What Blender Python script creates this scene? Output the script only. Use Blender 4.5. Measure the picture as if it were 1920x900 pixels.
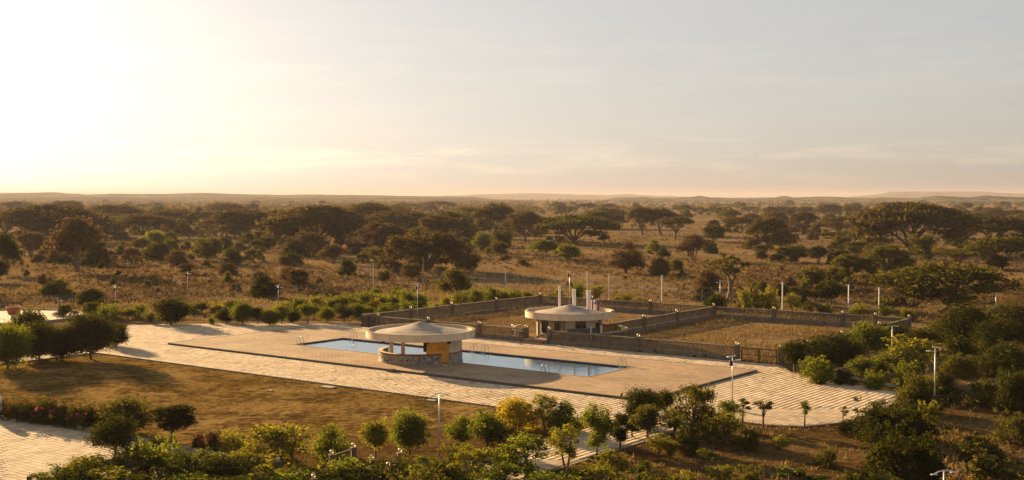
import bpy, bmesh, math
import numpy as np
R = math.radians
S = bpy.context.scene
COL = S.collection
for o in list(bpy.data.objects): bpy.data.objects.remove(o)

# ------------------------------------------------------------------ camera
F, CAM_H = 2236.0, 18.0                       # focal length in photo pixels, camera height (m)
PITCH = math.atan(82 / F)
cd = bpy.data.cameras.new('camera'); cam = bpy.data.objects.new('camera', cd); COL.objects.link(cam)
S.camera = cam
cd.sensor_width = 36; cd.lens = 36 * F / 1920
cd.clip_start = 0.5; cd.clip_end = 60000
cam.location = (0, 0, CAM_H + 0.15); cam.rotation_euler = (R(90) - PITCH, 0, 0)

# ------------------------------------------------------------------ sky, sun, exposure
SUN_EL, SUN_AZ = R(12.5), R(-36.5)            # low evening sun, back left
w = bpy.data.worlds.new('World'); S.world = w; w.use_nodes = True
nt = w.node_tree; N = nt.nodes; L = nt.links
bg = N['Background']
sk = N.new('ShaderNodeTexSky'); sk.sky_type = 'NISHITA'; sk.sun_disc = False
sk.sun_elevation = SUN_EL; sk.sun_rotation = SUN_AZ
sk.dust_density = 1.8; sk.air_density = 1.0; sk.ozone_density = 2.2
gm = N.new('ShaderNodeGamma'); gm.inputs[1].default_value = 0.44
L.new(sk.outputs[0], gm.inputs[0])
tint = N.new('ShaderNodeMix'); tint.data_type = 'RGBA'; tint.blend_type = 'MULTIPLY'
tint.inputs[0].default_value = 1.0; tint.inputs[7].default_value = (0.97, 0.928, 0.90, 1)
hs = N.new('ShaderNodeHueSaturation'); hs.inputs['Saturation'].default_value = 0.62; L.new(gm.outputs[0], hs.inputs['Color'])
L.new(hs.outputs[0], tint.inputs[6])
# thin low cloud bank and a few wisps, from noise on the view direction (all round the sky)
tc = N.new('ShaderNodeTexCoord'); sep = N.new('ShaderNodeSeparateXYZ'); L.new(tc.outputs['Generated'], sep.inputs[0])
mp = N.new('ShaderNodeMapping'); mp.inputs['Scale'].default_value = (4.2, 4.2, 34.0); mp.inputs['Location'].default_value = (2.3, 0.4, 1.0)
L.new(tc.outputs['Generated'], mp.inputs[0])
nz = N.new('ShaderNodeTexNoise'); nz.inputs['Scale'].default_value = 2.2; nz.inputs['Detail'].default_value = 9; nz.inputs['Roughness'].default_value = 0.6
L.new(mp.outputs[0], nz.inputs['Vector'])
rp = N.new('ShaderNodeValToRGB'); rp.color_ramp.elements[0].position = 0.47; rp.color_ramp.elements[1].position = 0.68
L.new(nz.outputs['Fac'], rp.inputs[0])
band = N.new('ShaderNodeValToRGB'); cr = band.color_ramp           # by elevation (sine)
cr.elements[0].position = 0.0; cr.elements[0].color = (0, 0, 0, 1)
cr.elements[1].position = 0.30; cr.elements[1].color = (0, 0, 0, 1)
for p, v in ((0.012, 0.25), (0.026, 0.9), (0.038, 0.8), (0.050, 0.12), (0.085, 0.15), (0.105, 0.28), (0.14, 0.10)):
    e = cr.elements.new(p); e.color = (v, v, v, 1)
L.new(sep.outputs[2], band.inputs[0])
mul = N.new('ShaderNodeMath'); mul.operation = 'MULTIPLY'; L.new(rp.outputs[0], mul.inputs[0]); L.new(band.outputs[0], mul.inputs[1])
mul2 = N.new('ShaderNodeMath'); mul2.operation = 'MULTIPLY'; mul2.inputs[1].default_value = 1.0; L.new(mul.outputs[0], mul2.inputs[0])
cloud = N.new('ShaderNodeMix'); cloud.data_type = 'RGBA'; cloud.blend_type = 'MULTIPLY'
L.new(mul2.outputs[0], cloud.inputs[0]); L.new(tint.outputs[2], cloud.inputs[6]); cloud.inputs[7].default_value = (1.35, 1.27, 1.15, 1)
L.new(cloud.outputs[2], bg.inputs[0]); bg.inputs[1].default_value = 0.09
ld = bpy.data.lights.new('sun', 'SUN'); ld.energy = 5.0; ld.angle = R(0.6); ld.color = (1.0, 0.69, 0.35)
sun = bpy.data.objects.new('sun', ld); COL.objects.link(sun)
sun.rotation_euler = (R(90) - SUN_EL, 0, -SUN_AZ + R(180)); sun.location = (-60, 90, 60)
vs = S.view_settings; vs.view_transform = 'Standard'; vs.look = 'None'; vs.gamma = 1; vs.exposure = 1.9

# ------------------------------------------------------------------ helpers
def P(px, py, z=0.0):
    """ground point (at height z) that photo pixel (px, py) looks at"""
    x = (px - 960) / F; y = -(py - 450) / F
    dy = math.cos(PITCH) + y * math.sin(PITCH); dz = -math.sin(PITCH) + y * math.cos(PITCH)
    t = (z - CAM_H) / dz
    return x * t, dy * t
E1 = (0.798, -0.603); E2 = (0.603, 0.798); ORG = P(1200, 751)      # axes of the terrace: a to the right and nearer, b to the right and away
TH = math.atan2(E1[1], E1[0])
def AB(a, b): return ORG[0] + a * E1[0] + b * E2[0], ORG[1] + a * E1[1] + b * E2[1]
def toab(x, y):
    x -= ORG[0]; y -= ORG[1]
    return x * E1[0] + y * E1[1], x * E2[0] + y * E2[1]
def Pab(px, py, z=0): return toab(*P(px, py, z))

def link(o, parent=None):
    COL.objects.link(o)
    if parent is not None: o.parent = parent
    return o
def tag(o, label=None, cat=None, group=None, kind=None):
    if label: o['label'] = label
    if cat: o['category'] = cat
    if group: o['group'] = group
    if kind: o['kind'] = kind
    return o
def thing(name, label, cat, loc=(0, 0, 0), rz=0.0, group=None):
    o = bpy.data.objects.new(name, None); o.empty_display_size = 0.3
    link(o); o.location = loc; o.rotation_euler = (0, 0, rz)
    return tag(o, label, cat, group)
def thing_ab(name, label, cat, a=0, b=0, z=0, group=None):
    x, y = AB(a, b)
    return thing(name, label, cat, (x, y, z), TH, group)
def fast_mesh(name, V, Fc, nside, mat=None, smooth=False):
    me = bpy.data.meshes.new(name)
    V = np.asarray(V, np.float32); Fc = np.asarray(Fc, np.int32).reshape(-1)
    nf = len(Fc) // nside
    me.vertices.add(len(V)); me.vertices.foreach_set('co', V.reshape(-1))
    me.loops.add(len(Fc)); me.loops.foreach_set('vertex_index', Fc)
    me.polygons.add(nf); me.polygons.foreach_set('loop_start', np.arange(0, nf * nside, nside, dtype=np.int32))
    if smooth: me.polygons.foreach_set('use_smooth', np.ones(nf, bool))
    me.update(calc_edges=True)
    if mat: me.materials.append(mat)
    return me
class MB:
    """collects shapes into one mesh"""
    def __init__(s): s.v = []; s.f = []
    def add(s, vs, fs):
        n = len(s.v); s.v += [tuple(q) for q in vs]; s.f += [tuple(i + n for i in f) for f in fs]; return s
    def box(s, x0, x1, y0, y1, z0, z1, bev=0.0):
        if bev <= 0:
            vs = [(x, y, z) for z in (z0, z1) for y in (y0, y1) for x in (x0, x1)]
            return s.add(vs, [(0, 2, 3, 1), (4, 5, 7, 6), (0, 1, 5, 4), (2, 6, 7, 3), (0, 4, 6, 2), (1, 3, 7, 5)])
        b = bev
        r0 = [(x0, y0), (x1, y0), (x1, y1), (x0, y1)]
        r1 = [(x0 + b, y0 + b), (x1 - b, y0 + b), (x1 - b, y1 - b), (x0 + b, y1 - b)]
        vs = [(x, y, z0) for x, y in r0] + [(x, y, z1 - b) for x, y in r0] + [(x, y, z1) for x, y in r1]
        fs = [(0, 3, 2, 1), (8, 9, 10, 11)]
        for k in (0, 4):
            for i in range(4): j = (i + 1) % 4; fs.append((k + i, k + j, k + 4 + j, k + 4 + i))
        return s.add(vs, fs)
    def ring(s, prof, n=64, a0=0.0, a1=2 * math.pi, cx=0, cy=0, close=None):
        """lathe of a closed profile [(r, z)...] from angle a0 to a1"""
        full = abs(a1 - a0 - 2 * math.pi) < 1e-6
        m = n if full else n + 1; k = len(prof)
        vs = []
        for i in range(m):
            t = a0 + (a1 - a0) * i / n; c, q = math.cos(t), math.sin(t)
            vs += [(cx + r * c, cy + r * q, z) for r, z in prof]
        fs = []
        for i in range(n):
            j = (i + 1) % m
            for p in range(k):
                q = (p + 1) % k
                fs.append((i * k + p, j * k + p, j * k + q, i * k + q))
        if not full:
            fs.append(tuple(range(k))[::-1]); fs.append(tuple((m - 1) * k + p for p in range(k)))
        return s.add(vs, fs)
    def lathe(s, prof, n=24, cx=0, cy=0):
        """open profile [(r, z)...] closed at both ends"""
        k = len(prof); vs = []
        for i in range(n):
            t = 2 * math.pi * i / n
            vs += [(cx + r * math.cos(t), cy + r * math.sin(t), z) for r, z in prof]
        fs = [(i * k + p, ((i + 1) % n) * k + p, ((i + 1) % n) * k + p + 1, i * k + p + 1) for i in range(n) for p in range(k - 1)]
        fs.append(tuple(i * k for i in range(n))[::-1]); fs.append(tuple(i * k + k - 1 for i in range(n)))
        return s.add(vs, fs)
    def tube(s, pts, rad, n=6):
        pts = [np.array(p, float) for p in pts]
        if not hasattr(rad, '__len__'): rad = [rad] * len(pts)
        vs = []; 
        for i, p in enumerate(pts):
            t = pts[min(i + 1, len(pts) - 1)] - pts[max(i - 1, 0)]; t = t / (np.linalg.norm(t) + 1e-9)
            u = np.cross(t, (0, 0, 1) if abs(t[2]) < 0.9 else (1, 0, 0)); u /= np.linalg.norm(u); v = np.cross(t, u)
            for j in range(n):
                q = 2 * math.pi * j / n; c = p + rad[i] * (math.cos(q) * u + math.sin(q) * v); vs.append(tuple(c))
        fs = [(i * n + j, i * n + (j + 1) % n, (i + 1) * n + (j + 1) % n, (i + 1) * n + j) for i in range(len(pts) - 1) for j in range(n)]
        fs.append(tuple(range(n))[::-1]); fs.append(tuple((len(pts) - 1) * n + j for j in range(n)))
        return s.add(vs, fs)
    def mesh(s, name, mat, smooth=False):
        me = bpy.data.meshes.new(name); me.from_pydata(s.v, [], s.f); me.update()
        bm = bmesh.new(); bm.from_mesh(me); bmesh.ops.recalc_face_normals(bm, faces=bm.faces); bm.to_mesh(me); bm.free()
        if mat: me.materials.append(mat)
        if smooth: me.polygons.foreach_set('use_smooth', [True] * len(me.polygons))
        return me
    def build(s, name, mat, parent=None, smooth=False, loc=None, rz=None):
        o = bpy.data.objects.new(name, s.mesh(name, mat, smooth)); link(o, parent)
        if loc is not None: o.location = loc
        if rz is not None: o.rotation_euler = (0, 0, rz)
        if smooth == 'auto':
            pass
        return o
def copy_tree(o, parent=None):
    c = o.copy(); COL.objects.link(c); c.parent = parent
    for ch in o.children:
        copy_tree(ch, c)
    return c
ONES = 'zeroth first second third fourth fifth sixth seventh eighth ninth tenth eleventh twelfth thirteenth fourteenth fifteenth sixteenth seventeenth eighteenth nineteenth'.split()
def ordinal(n):
    if n < 20: return ONES[n]
    if n % 10 == 0: return {20: 'twentieth', 30: 'thirtieth', 40: 'fortieth'}[n]
    return {2: 'twenty', 3: 'thirty', 4: 'forty'}[n // 10] + '-' + ONES[n % 10]

# ------------------------------------------------------------------ materials
def ramp(nt, fac, stops):
    r = nt.nodes.new('ShaderNodeValToRGB'); c = r.color_ramp
    c.elements[0].position, c.elements[0].color = stops[0][0], (*stops[0][1], 1)
    c.elements[1].position, c.elements[1].color = stops[-1][0], (*stops[-1][1], 1)
    for p, q in stops[1:-1]:
        e = c.elements.new(p); e.color = (*q, 1)
    nt.links.new(fac, r.inputs[0]); return r.outputs[0]
def noise(nt, vec, scale, detail=5, rough=0.55, dist=0.0):
    n = nt.nodes.new('ShaderNodeTexNoise'); n.inputs['Scale'].default_value = scale; n.inputs['Detail'].default_value = detail
    n.inputs['Roughness'].default_value = rough; n.inputs['Distortion'].default_value = dist
    nt.links.new(vec, n.inputs['Vector']); return n.outputs['Fac']
def coord(nt, kind='pos', scale=None):
    if kind == 'pos':
        v = nt.nodes.new('ShaderNodeNewGeometry').outputs['Position']
    else:
        v = nt.nodes.new('ShaderNodeTexCoord').outputs['Object']
    if scale:
        m = nt.nodes.new('ShaderNodeMapping'); m.inputs['Scale'].default_value = scale; nt.links.new(v, m.inputs[0]); v = m.outputs[0]
    return v
def mix(nt, a, b, fac, mode='MIX'):
    m = nt.nodes.new('ShaderNodeMix'); m.data_type = 'RGBA'; m.blend_type = mode
    for s_, q in ((0, fac), (6, a), (7, b)):
        if hasattr(q, 'links'): nt.links.new(q, m.inputs[s_])
        elif isinstance(q, tuple): m.inputs[s_].default_value = (*q, 1)
        else: m.inputs[s_].default_value = q
    return m.outputs[2]
def bump(nt, h, strength, dist):
    b = nt.nodes.new('ShaderNodeBump'); b.inputs['Strength'].default_value = strength; b.inputs['Distance'].default_value = dist
    nt.links.new(h, b.inputs['Height']); return b.outputs[0]
def newmat(name):
    m = bpy.data.materials.new(name); m.use_nodes = True
    return m, m.node_tree, m.node_tree.nodes['Principled BSDF']
def plain(name, c1, c2=None, rough=0.7, scale=3.0, metal=0.0, bmp=0.0, kind='pos', spec=0.12):
    m, t, p = newmat(name); c2 = c2 or tuple(x * 0.72 for x in c1)
    v = coord(t, kind); n = noise(t, v, scale, 6)
    t.links.new(ramp(t, n, [(0.3, c2), (0.7, c1)]), p.inputs['Base Color'])
    p.inputs['Roughness'].default_value = rough; p.inputs['Metallic'].default_value = metal; p.inputs['Specular IOR Level'].default_value = spec
    if bmp: t.links.new(bump(t, noise(t, v, scale * 6, 4), bmp, 0.02), p.inputs['Normal'])
    return m
def streaky(name, c1, c2):
    m, t, p = newmat(name); v = coord(t, 'obj')
    a = ramp(t, noise(t, coord(t, 'obj', (0.8, 0.8, 0.15)), 1.3, 7, 0.65), [(0.36, (0.66, 0.62, 0.56)), (0.56, (1, 1, 1))])
    b = ramp(t, noise(t, v, 0.7, 6, 0.65), [(0.35, c2), (0.65, c1)])
    t.links.new(mix(t, b, a, 0.55, 'MULTIPLY'), p.inputs['Base Color']); p.inputs['Roughness'].default_value = 0.85; p.inputs['Specular IOR Level'].default_value = 0.2
    t.links.new(bump(t, noise(t, v, 9, 4), 0.25, 0.02), p.inputs['Normal']); return m
def leafmat(name, dark, light, trans, tfac=0.38, rough=0.75):
    m, t, p = newmat(name)
    g = t.nodes.new('ShaderNodeNewGeometry'); oi = t.nodes.new('ShaderNodeObjectInfo')
    big = noise(t, g.outputs['Position'], 0.55, 2)
    ad = t.nodes.new('ShaderNodeMath'); ad.operation = 'ADD'; t.links.new(g.outputs['Random Per Island'], ad.inputs[0]); t.links.new(big, ad.inputs[1])
    ad2 = t.nodes.new('ShaderNodeMath'); ad2.operation = 'ADD'; t.links.new(ad.outputs[0], ad2.inputs[0]); t.links.new(oi.outputs['Random'], ad2.inputs[1])
    dv = t.nodes.new('ShaderNodeMath'); dv.operation = 'DIVIDE'; dv.inputs[1].default_value = 3; t.links.new(ad2.outputs[0], dv.inputs[0])
    t.links.new(ramp(t, dv.outputs[0], [(0.25, dark), (0.75, light)]), p.inputs['Base Color'])
    p.inputs['Roughness'].default_value = rough; p.inputs['Specular IOR Level'].default_value = 0.0
    tr = t.nodes.new('ShaderNodeBsdfTranslucent')
    t.links.new(ramp(t, dv.outputs[0], [(0.2, tuple(x * 0.6 for x in trans)), (0.8, trans)]), tr.inputs[0])
    ms = t.nodes.new('ShaderNodeMixShader'); ms.inputs[0].default_value = tfac
    t.links.new(p.outputs[0], ms.inputs[1]); t.links.new(tr.outputs[0], ms.inputs[2])
    t.links.new(ms.outputs[0], t.nodes['Material Output'].inputs[0])
    return m
M = {}
def ground_mat(name, stops, s1, s2, bstr=0.6, bdist=0.15, extra=None):
    m, t, p = newmat(name); v = coord(t)
    a = noise(t, v, s1, 6, 0.6, 0.4); b = noise(t, v, s2, 5, 0.65)
    mx = t.nodes.new('ShaderNodeMath'); mx.operation = 'MULTIPLY_ADD'; mx.inputs[1].default_value = 0.55; t.links.new(b, mx.inputs[0])
    m5 = t.nodes.new('ShaderNodeMath'); m5.operation = 'MULTIPLY'; m5.inputs[1].default_value = 0.5; t.links.new(a, m5.inputs[0]); t.links.new(m5.outputs[0], mx.inputs[2])
    c = ramp(t, mx.outputs[0], stops)
    if extra:
        col, sc, lo, hi = extra
        k = ramp(t, noise(t, v, sc, 4, 0.6), [(lo, (0, 0, 0)), (hi, (1, 1, 1))])
        c = mix(t, c, col, k)
    t.links.new(c, p.inputs['Base Color']); p.inputs['Roughness'].default_value = 1.0; p.inputs['Specular IOR Level'].default_value = 0.0
    t.links.new(bump(t, b, bstr, bdist), p.inputs['Normal'])
    M[name] = m; return m
ground_mat('savanna_soil', [(0.36, (0.07, 0.043, 0.02)), (0.5, (0.155, 0.098, 0.045)), (0.66, (0.265, 0.175, 0.086))], 0.03, 0.7, 0.8, 0.35)
ground_mat('lawn_soil', [(0.42, (0.048, 0.028, 0.009)), (0.50, (0.122, 0.072, 0.022)), (0.58, (0.24, 0.15, 0.048))], 0.22, 1.3, 1.0, 0.22, ((0.04, 0.042, 0.008), 0.09, 0.60, 0.72))
ground_mat('garden_soil', [(0.36, (0.030, 0.017, 0.006)), (0.5, (0.075, 0.042, 0.014)), (0.68, (0.15, 0.09, 0.032))], 0.15, 1.6, 1.0, 0.16, ((0.045, 0.045, 0.014), 0.13, 0.58, 0.7))
ground_mat('track_dirt', [(0.36, (0.13, 0.09, 0.055)), (0.66, (0.21, 0.15, 0.095))], 0.1, 1.2, 0.4, 0.05)
ground_mat('hill_scrub', [(0.4, (0.035, 0.04, 0.02)), (0.5, (0.06, 0.06, 0.03)), (0.62, (0.17, 0.125, 0.065))], 0.004, 0.02, 0.6, 6.0)

def paver_mat(name, c1, c2, c3):
    m, t, p = newmat(name)
    g = t.nodes.new('ShaderNodeNewGeometry'); oi = t.nodes.new('ShaderNodeObjectInfo')
    s = t.nodes.new('ShaderNodeMath'); s.operation = 'ADD'; t.links.new(g.outputs['Random Per Island'], s.inputs[0]); t.links.new(oi.outputs['Random'], s.inputs[1])
    fr = t.nodes.new('ShaderNodeMath'); fr.operation = 'FRACT'; t.links.new(s.outputs[0], fr.inputs[0])
    v = g.outputs['Position']
    c = ramp(t, fr.outputs[0], [(0.0, c1), (0.5, c2), (1.0, c3)])
    st = ramp(t, noise(t, v, 0.22, 6, 0.65), [(0.34, (0.70, 0.67, 0.62)), (0.44, (0.9, 0.88, 0.86)), (0.60, (1.0, 1.0, 1.0))])
    c = mix(t, c, st, 1.0, 'MULTIPLY')
    gr = ramp(t, noise(t, v, 14, 3), [(0.3, (0.85, 0.85, 0.85)), (0.7, (1, 1, 1))])
    c = mix(t, c, gr, 1.0, 'MULTIPLY')
    t.links.new(c, p.inputs['Base Color']); p.inputs['Roughness'].default_value = 0.9; p.inputs['Specular IOR Level'].default_value = 0.06
    M[name] = m
paver_mat('paver_stone', (0.44, 0.335, 0.22), (0.53, 0.41, 0.27), (0.62, 0.49, 0.33))
# the small pavers of the upper deck, too small to tell apart from here
m, t, p = newmat('deck_brick'); M['deck_brick'] = m
v = coord(t, 'obj')
br = t.nodes.new('ShaderNodeTexBrick'); t.links.new(v, br.inputs['Vector'])
for k_, q in (('Scale', 1.0), ('Mortar Size', 0.03), ('Brick Width', 0.6), ('Row Height', 0.3), ('Bias', 0.0), ('Mortar Smooth', 0.3)): br.inputs[k_].default_value = q
br.inputs['Color1'].default_value = (0.50, 0.355, 0.22, 1); br.inputs['Color2'].default_value = (0.39, 0.275, 0.172, 1); br.inputs['Mortar'].default_value = (0.22, 0.155, 0.10, 1)
st = ramp(t, noise(t, v, 0.16, 6, 0.65), [(0.36, (0.72, 0.7, 0.68)), (0.62, (1.05, 1.03, 1.0))])
st2 = ramp(t, noise(t, coord(t, 'obj', (0.5, 3.5, 1)), 0.9, 5, 0.7), [(0.35, (0.78, 0.77, 0.76)), (0.62, (1.0, 1.0, 1.0))])
c = mix(t, mix(t, br.outputs['Color'], st, 1.0, 'MULTIPLY'), st2, 1.0, 'MULTIPLY'); t.links.new(c, p.inputs['Base Color']); p.inputs['Roughness'].default_value = 0.9; p.inputs['Specular IOR Level'].default_value = 0.06
t.links.new(bump(t, br.outputs['Fac'], -0.5, 0.01), p.inputs['Normal'])

M['joint'] = plain('joint', (0.30, 0.23, 0.155), (0.20, 0.155, 0.10), 0.95, 2.0)
M['kerb'] = plain('kerb', (0.36, 0.27, 0.19), (0.22, 0.17, 0.12), 0.9, 1.2, bmp=0.3)
M['fascia'] = streaky('fascia', (0.72, 0.57, 0.38), (0.58, 0.46, 0.31))
M['roof_screed'] = plain('roof_screed', (0.50, 0.40, 0.30), (0.22, 0.18, 0.15), 0.92, 0.55, bmp=0.4)
M['cream'] = plain('cream', (0.62, 0.49, 0.33), (0.50, 0.39, 0.26), 0.8, 0.9, bmp=0.1)
M['yellow'] = plain('yellow', (0.68, 0.38, 0.085), (0.58, 0.32, 0.07), 0.8, 1.1)
M['concrete'] = plain('concrete', (0.42, 0.34, 0.26), (0.25, 0.21, 0.18), 0.9, 0.8, bmp=0.3)
M['wall_concrete'] = plain('wall_concrete', (0.24, 0.18, 0.118), (0.13, 0.10, 0.068), 0.92, 1.3, bmp=0.4)
M['dark_concrete'] = plain('dark_concrete', (0.17, 0.13, 0.09), (0.09, 0.07, 0.05), 0.92, 1.5, bmp=0.3)
M['maroon'] = plain('maroon', (0.22, 0.045, 0.025), None, 0.6)
M['terracotta'] = plain('terracotta', (0.33, 0.10, 0.05), None, 0.75)
M['white'] = plain('white', (0.78, 0.74, 0.68), (0.62, 0.58, 0.52), 0.6)
M['galv'] = plain('galv', (0.60, 0.58, 0.55), (0.45, 0.43, 0.41), 0.45, 4, metal=0.5)
M['steel'] = plain('steel', (0.75, 0.74, 0.72), None, 0.18, 4, metal=1.0)
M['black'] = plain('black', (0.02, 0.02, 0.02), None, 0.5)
M['dark_metal'] = plain('dark_metal', (0.07, 0.05, 0.04), None, 0.55, metal=0.3)
M['solar'] = plain('solar', (0.02, 0.03, 0.07), None, 0.12, spec=0.6)
M['glass_dark'] = plain('glass_dark', (0.02, 0.02, 0.02), None, 0.08, spec=0.6)
M['blue'] = plain('blue', (0.12, 0.3, 0.55), None, 0.5)
M['red'] = plain('red', (0.42, 0.09, 0.05), None, 0.6)
m, t, p = newmat('globe'); M['globe'] = m
p.inputs['Base Color'].default_value = (0.8, 0.6, 0.32, 1); p.inputs['Roughness'].default_value = 0.25; p.inputs['Transmission Weight'].default_value = 0.35
p.inputs['Subsurface Weight'].default_value = 0.0
m, t, p = newmat('rubble'); M['rubble'] = m          # random stone cladding
v = coord(t, 'obj'); vo = t.nodes.new('ShaderNodeTexVoronoi'); vo.inputs['Scale'].default_value = 3.2; t.links.new(v, vo.inputs['Vector'])
c = ramp(t, vo.outputs['Color'], [(0.2, (0.19, 0.155, 0.12)), (0.5, (0.27, 0.22, 0.165)), (0.8, (0.35, 0.29, 0.21))])
ve = t.nodes.new('ShaderNodeTexVoronoi'); ve.feature = 'DISTANCE_TO_EDGE'; ve.inputs['Scale'].default_value = 3.2; t.links.new(v, ve.inputs['Vector'])
c = mix(t, (0.17, 0.14, 0.105), c, ramp(t, ve.outputs['Distance'], [(0.0, (0, 0, 0)), (0.06, (1, 1, 1))]))
t.links.new(c, p.inputs['Base Color']); p.inputs['Roughness'].default_value = 0.85
t.links.new(bump(t, ve.outputs['Distance'], 0.5, 0.05), p.inputs['Normal'])
m, t, p = newmat('pool_tile'); M['pool_tile'] = m
v = coord(t, 'obj'); ck = t.nodes.new('ShaderNodeTexBrick'); t.links.new(v, ck.inputs['Vector'])
for k_, q in (('Scale', 1.0), ('Mortar Size', 0.01), ('Brick Width', 0.3), ('Row Height', 0.3)): ck.inputs[k_].default_value = q
ck.offset = 0
ck.inputs['Color1'].default_value = (0.66, 0.93, 1.0, 1); ck.inputs['Color2'].default_value = (0.60, 0.88, 0.98, 1); ck.inputs['Mortar'].default_value = (0.5, 0.78, 0.88, 1)
t.links.new(ck.outputs['Color'], p.inputs['Base Color']); p.inputs['Roughness'].default_value = 0.3
m, t, p = newmat('water'); M['water'] = m
gl = t.nodes.new('ShaderNodeBsdfGlass'); gl.inputs['Color'].default_value = (0.86, 0.96, 1.0, 1); gl.inputs['Roughness'].default_value = 0.03; gl.inputs['IOR'].default_value = 1.33
v = coord(t, 'obj', (1.0, 1.6, 1)); nb = bump(t, noise(t, v, 0.9, 2, 0.5), 0.22, 0.08)
t.links.new(nb, gl.inputs['Normal'])
ts = t.nodes.new('ShaderNodeBsdfTransparent'); ts.inputs[0].default_value = (0.88, 0.97, 1.0, 1)
fz = t.nodes.new('ShaderNodeBsdfGlossy'); fz.inputs['Roughness'].default_value = 0.06; fz.inputs['Color'].default_value = (0.92, 0.98, 1.0, 1); t.links.new(nb, fz.inputs['Normal'])
fr = t.nodes.new('ShaderNodeFresnel'); fr.inputs['IOR'].default_value = 1.7; t.links.new(nb, fr.inputs['Normal'])
ms = t.nodes.new('ShaderNodeMixShader'); t.links.new(fr.outputs[0], ms.inputs[0]); t.links.new(ts.outputs[0], ms.inputs[1]); t.links.new(fz.outputs[0], ms.inputs[2])
t.links.new(ms.outputs[0], t.nodes['Material Output'].inputs[0]); t.nodes.remove(p); t.nodes.remove(gl)

M['bark'] = plain('bark', (0.13, 0.095, 0.065), (0.06, 0.045, 0.03), 0.95, 4, bmp=0.5)
M['bark_pale'] = plain('bark_pale', (0.2, 0.14, 0.085), (0.10, 0.07, 0.045), 0.95, 4, bmp=0.5)
M['leaf_acacia'] = leafmat('leaf_acacia', (0.032, 0.025, 0.009), (0.088, 0.066, 0.023), (0.17, 0.12, 0.03), 0.35)
M['leaf_olive'] = leafmat('leaf_olive', (0.026, 0.026, 0.007), (0.072, 0.066, 0.014), (0.18, 0.155, 0.02), 0.4)
M['leaf_tan'] = leafmat('leaf_tan', (0.05, 0.032, 0.014), (0.115, 0.074, 0.030), (0.16, 0.095, 0.034), 0.32)
M['leaf_dark'] = leafmat('leaf_dark', (0.013, 0.017, 0.004), (0.034, 0.038, 0.008), (0.10, 0.095, 0.010), 0.34)
M['leaf_green'] = leafmat('leaf_green', (0.022, 0.034, 0.006), (0.066, 0.084, 0.012), (0.26, 0.27, 0.02), 0.45)
M['leaf_yellow'] = leafmat('leaf_yellow', (0.05, 0.054, 0.008), (0.125, 0.112, 0.016), (0.34, 0.30, 0.022), 0.5)
M['leaf_gold'] = leafmat('leaf_gold', (0.13, 0.10, 0.008), (0.31, 0.235, 0.018), (0.66, 0.48, 0.022), 0.5)
M['dry_blade'] = leafmat('dry_blade', (0.10, 0.064, 0.028), (0.32, 0.21, 0.09), (0.34, 0.22, 0.08), 0.32, 0.8)
M['lawn_blade'] = leafmat('lawn_blade', (0.05, 0.027, 0.007), (0.18, 0.105, 0.028), (0.24, 0.14, 0.03), 0.35, 0.8)
M['petal_red'] = leafmat('petal_red', (0.45, 0.03, 0.02), (0.65, 0.06, 0.04), (0.7, 0.06, 0.04), 0.4)
M['petal_pink'] = leafmat('petal_pink', (0.40, 0.06, 0.16), (0.62, 0.14, 0.30), (0.7, 0.12, 0.28), 0.4)

# ================================================================== SETTING
rng = np.random.default_rng(7)
PA0, PA1, PB0, PB1 = -53.3, -10.9, 8.1, 16.5        # pool rectangle
POOL_O = (*AB(0, 0), 0)
def ab_struct(name, mb, mat, kind='structure', parent=None, smooth=False):
    o = mb.build(name, mat, parent, smooth)
    if parent is None:
        o.location = (ORG[0], ORG[1], 0); o.rotation_euler = (0, 0, TH)
    if kind: o['kind'] = kind
    return o
# ground: one sheet to the horizon, open where the pool basin is sunk
GR = [toab(x_, y_) for x_, y_ in ((-15900, -55), (15900, -55), (15900, 25900), (-15900, 25900))]
mb = MB(); q = [(*c_, 0) for c_ in GR] + [(PA0, PB0, 0), (PA1, PB0, 0), (PA1, PB1, 0), (PA0, PB1, 0)]
mb.add(q, [(0, 1, 5, 4), (1, 2, 6, 5), (2, 3, 7, 6), (3, 0, 4, 7)])
ab_struct('ground', mb, M['savanna_soil'])
def sheet(name, poly, z, mat, px=False):
    mb = MB(); pts = [Pab(*q) for q in poly] if px else poly
    mb.add([(a, b, z) for a, b in pts], [tuple(range(len(pts)))])
    return ab_struct(name, mb, mat)
sheet('garden_ground', [(-66.5, -36.5), (60, -36.5), (60, 27), (0.5, 27), (0.5, -9.85), (-66.5, -9.85)], 0.004, M['garden_soil'])
sheet('garden_ground', [(-11, -70), (60, -70), (60, -36.6), (-11, -36.6)], 0.004, M['garden_soil'])
sheet('lawn', [(-66.6, -36.3), (-9.5, -36.3), (-7.0, -22), (-6, -9.9), (-66.6, -9.9)], 0.010, M['lawn_soil'])

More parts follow.
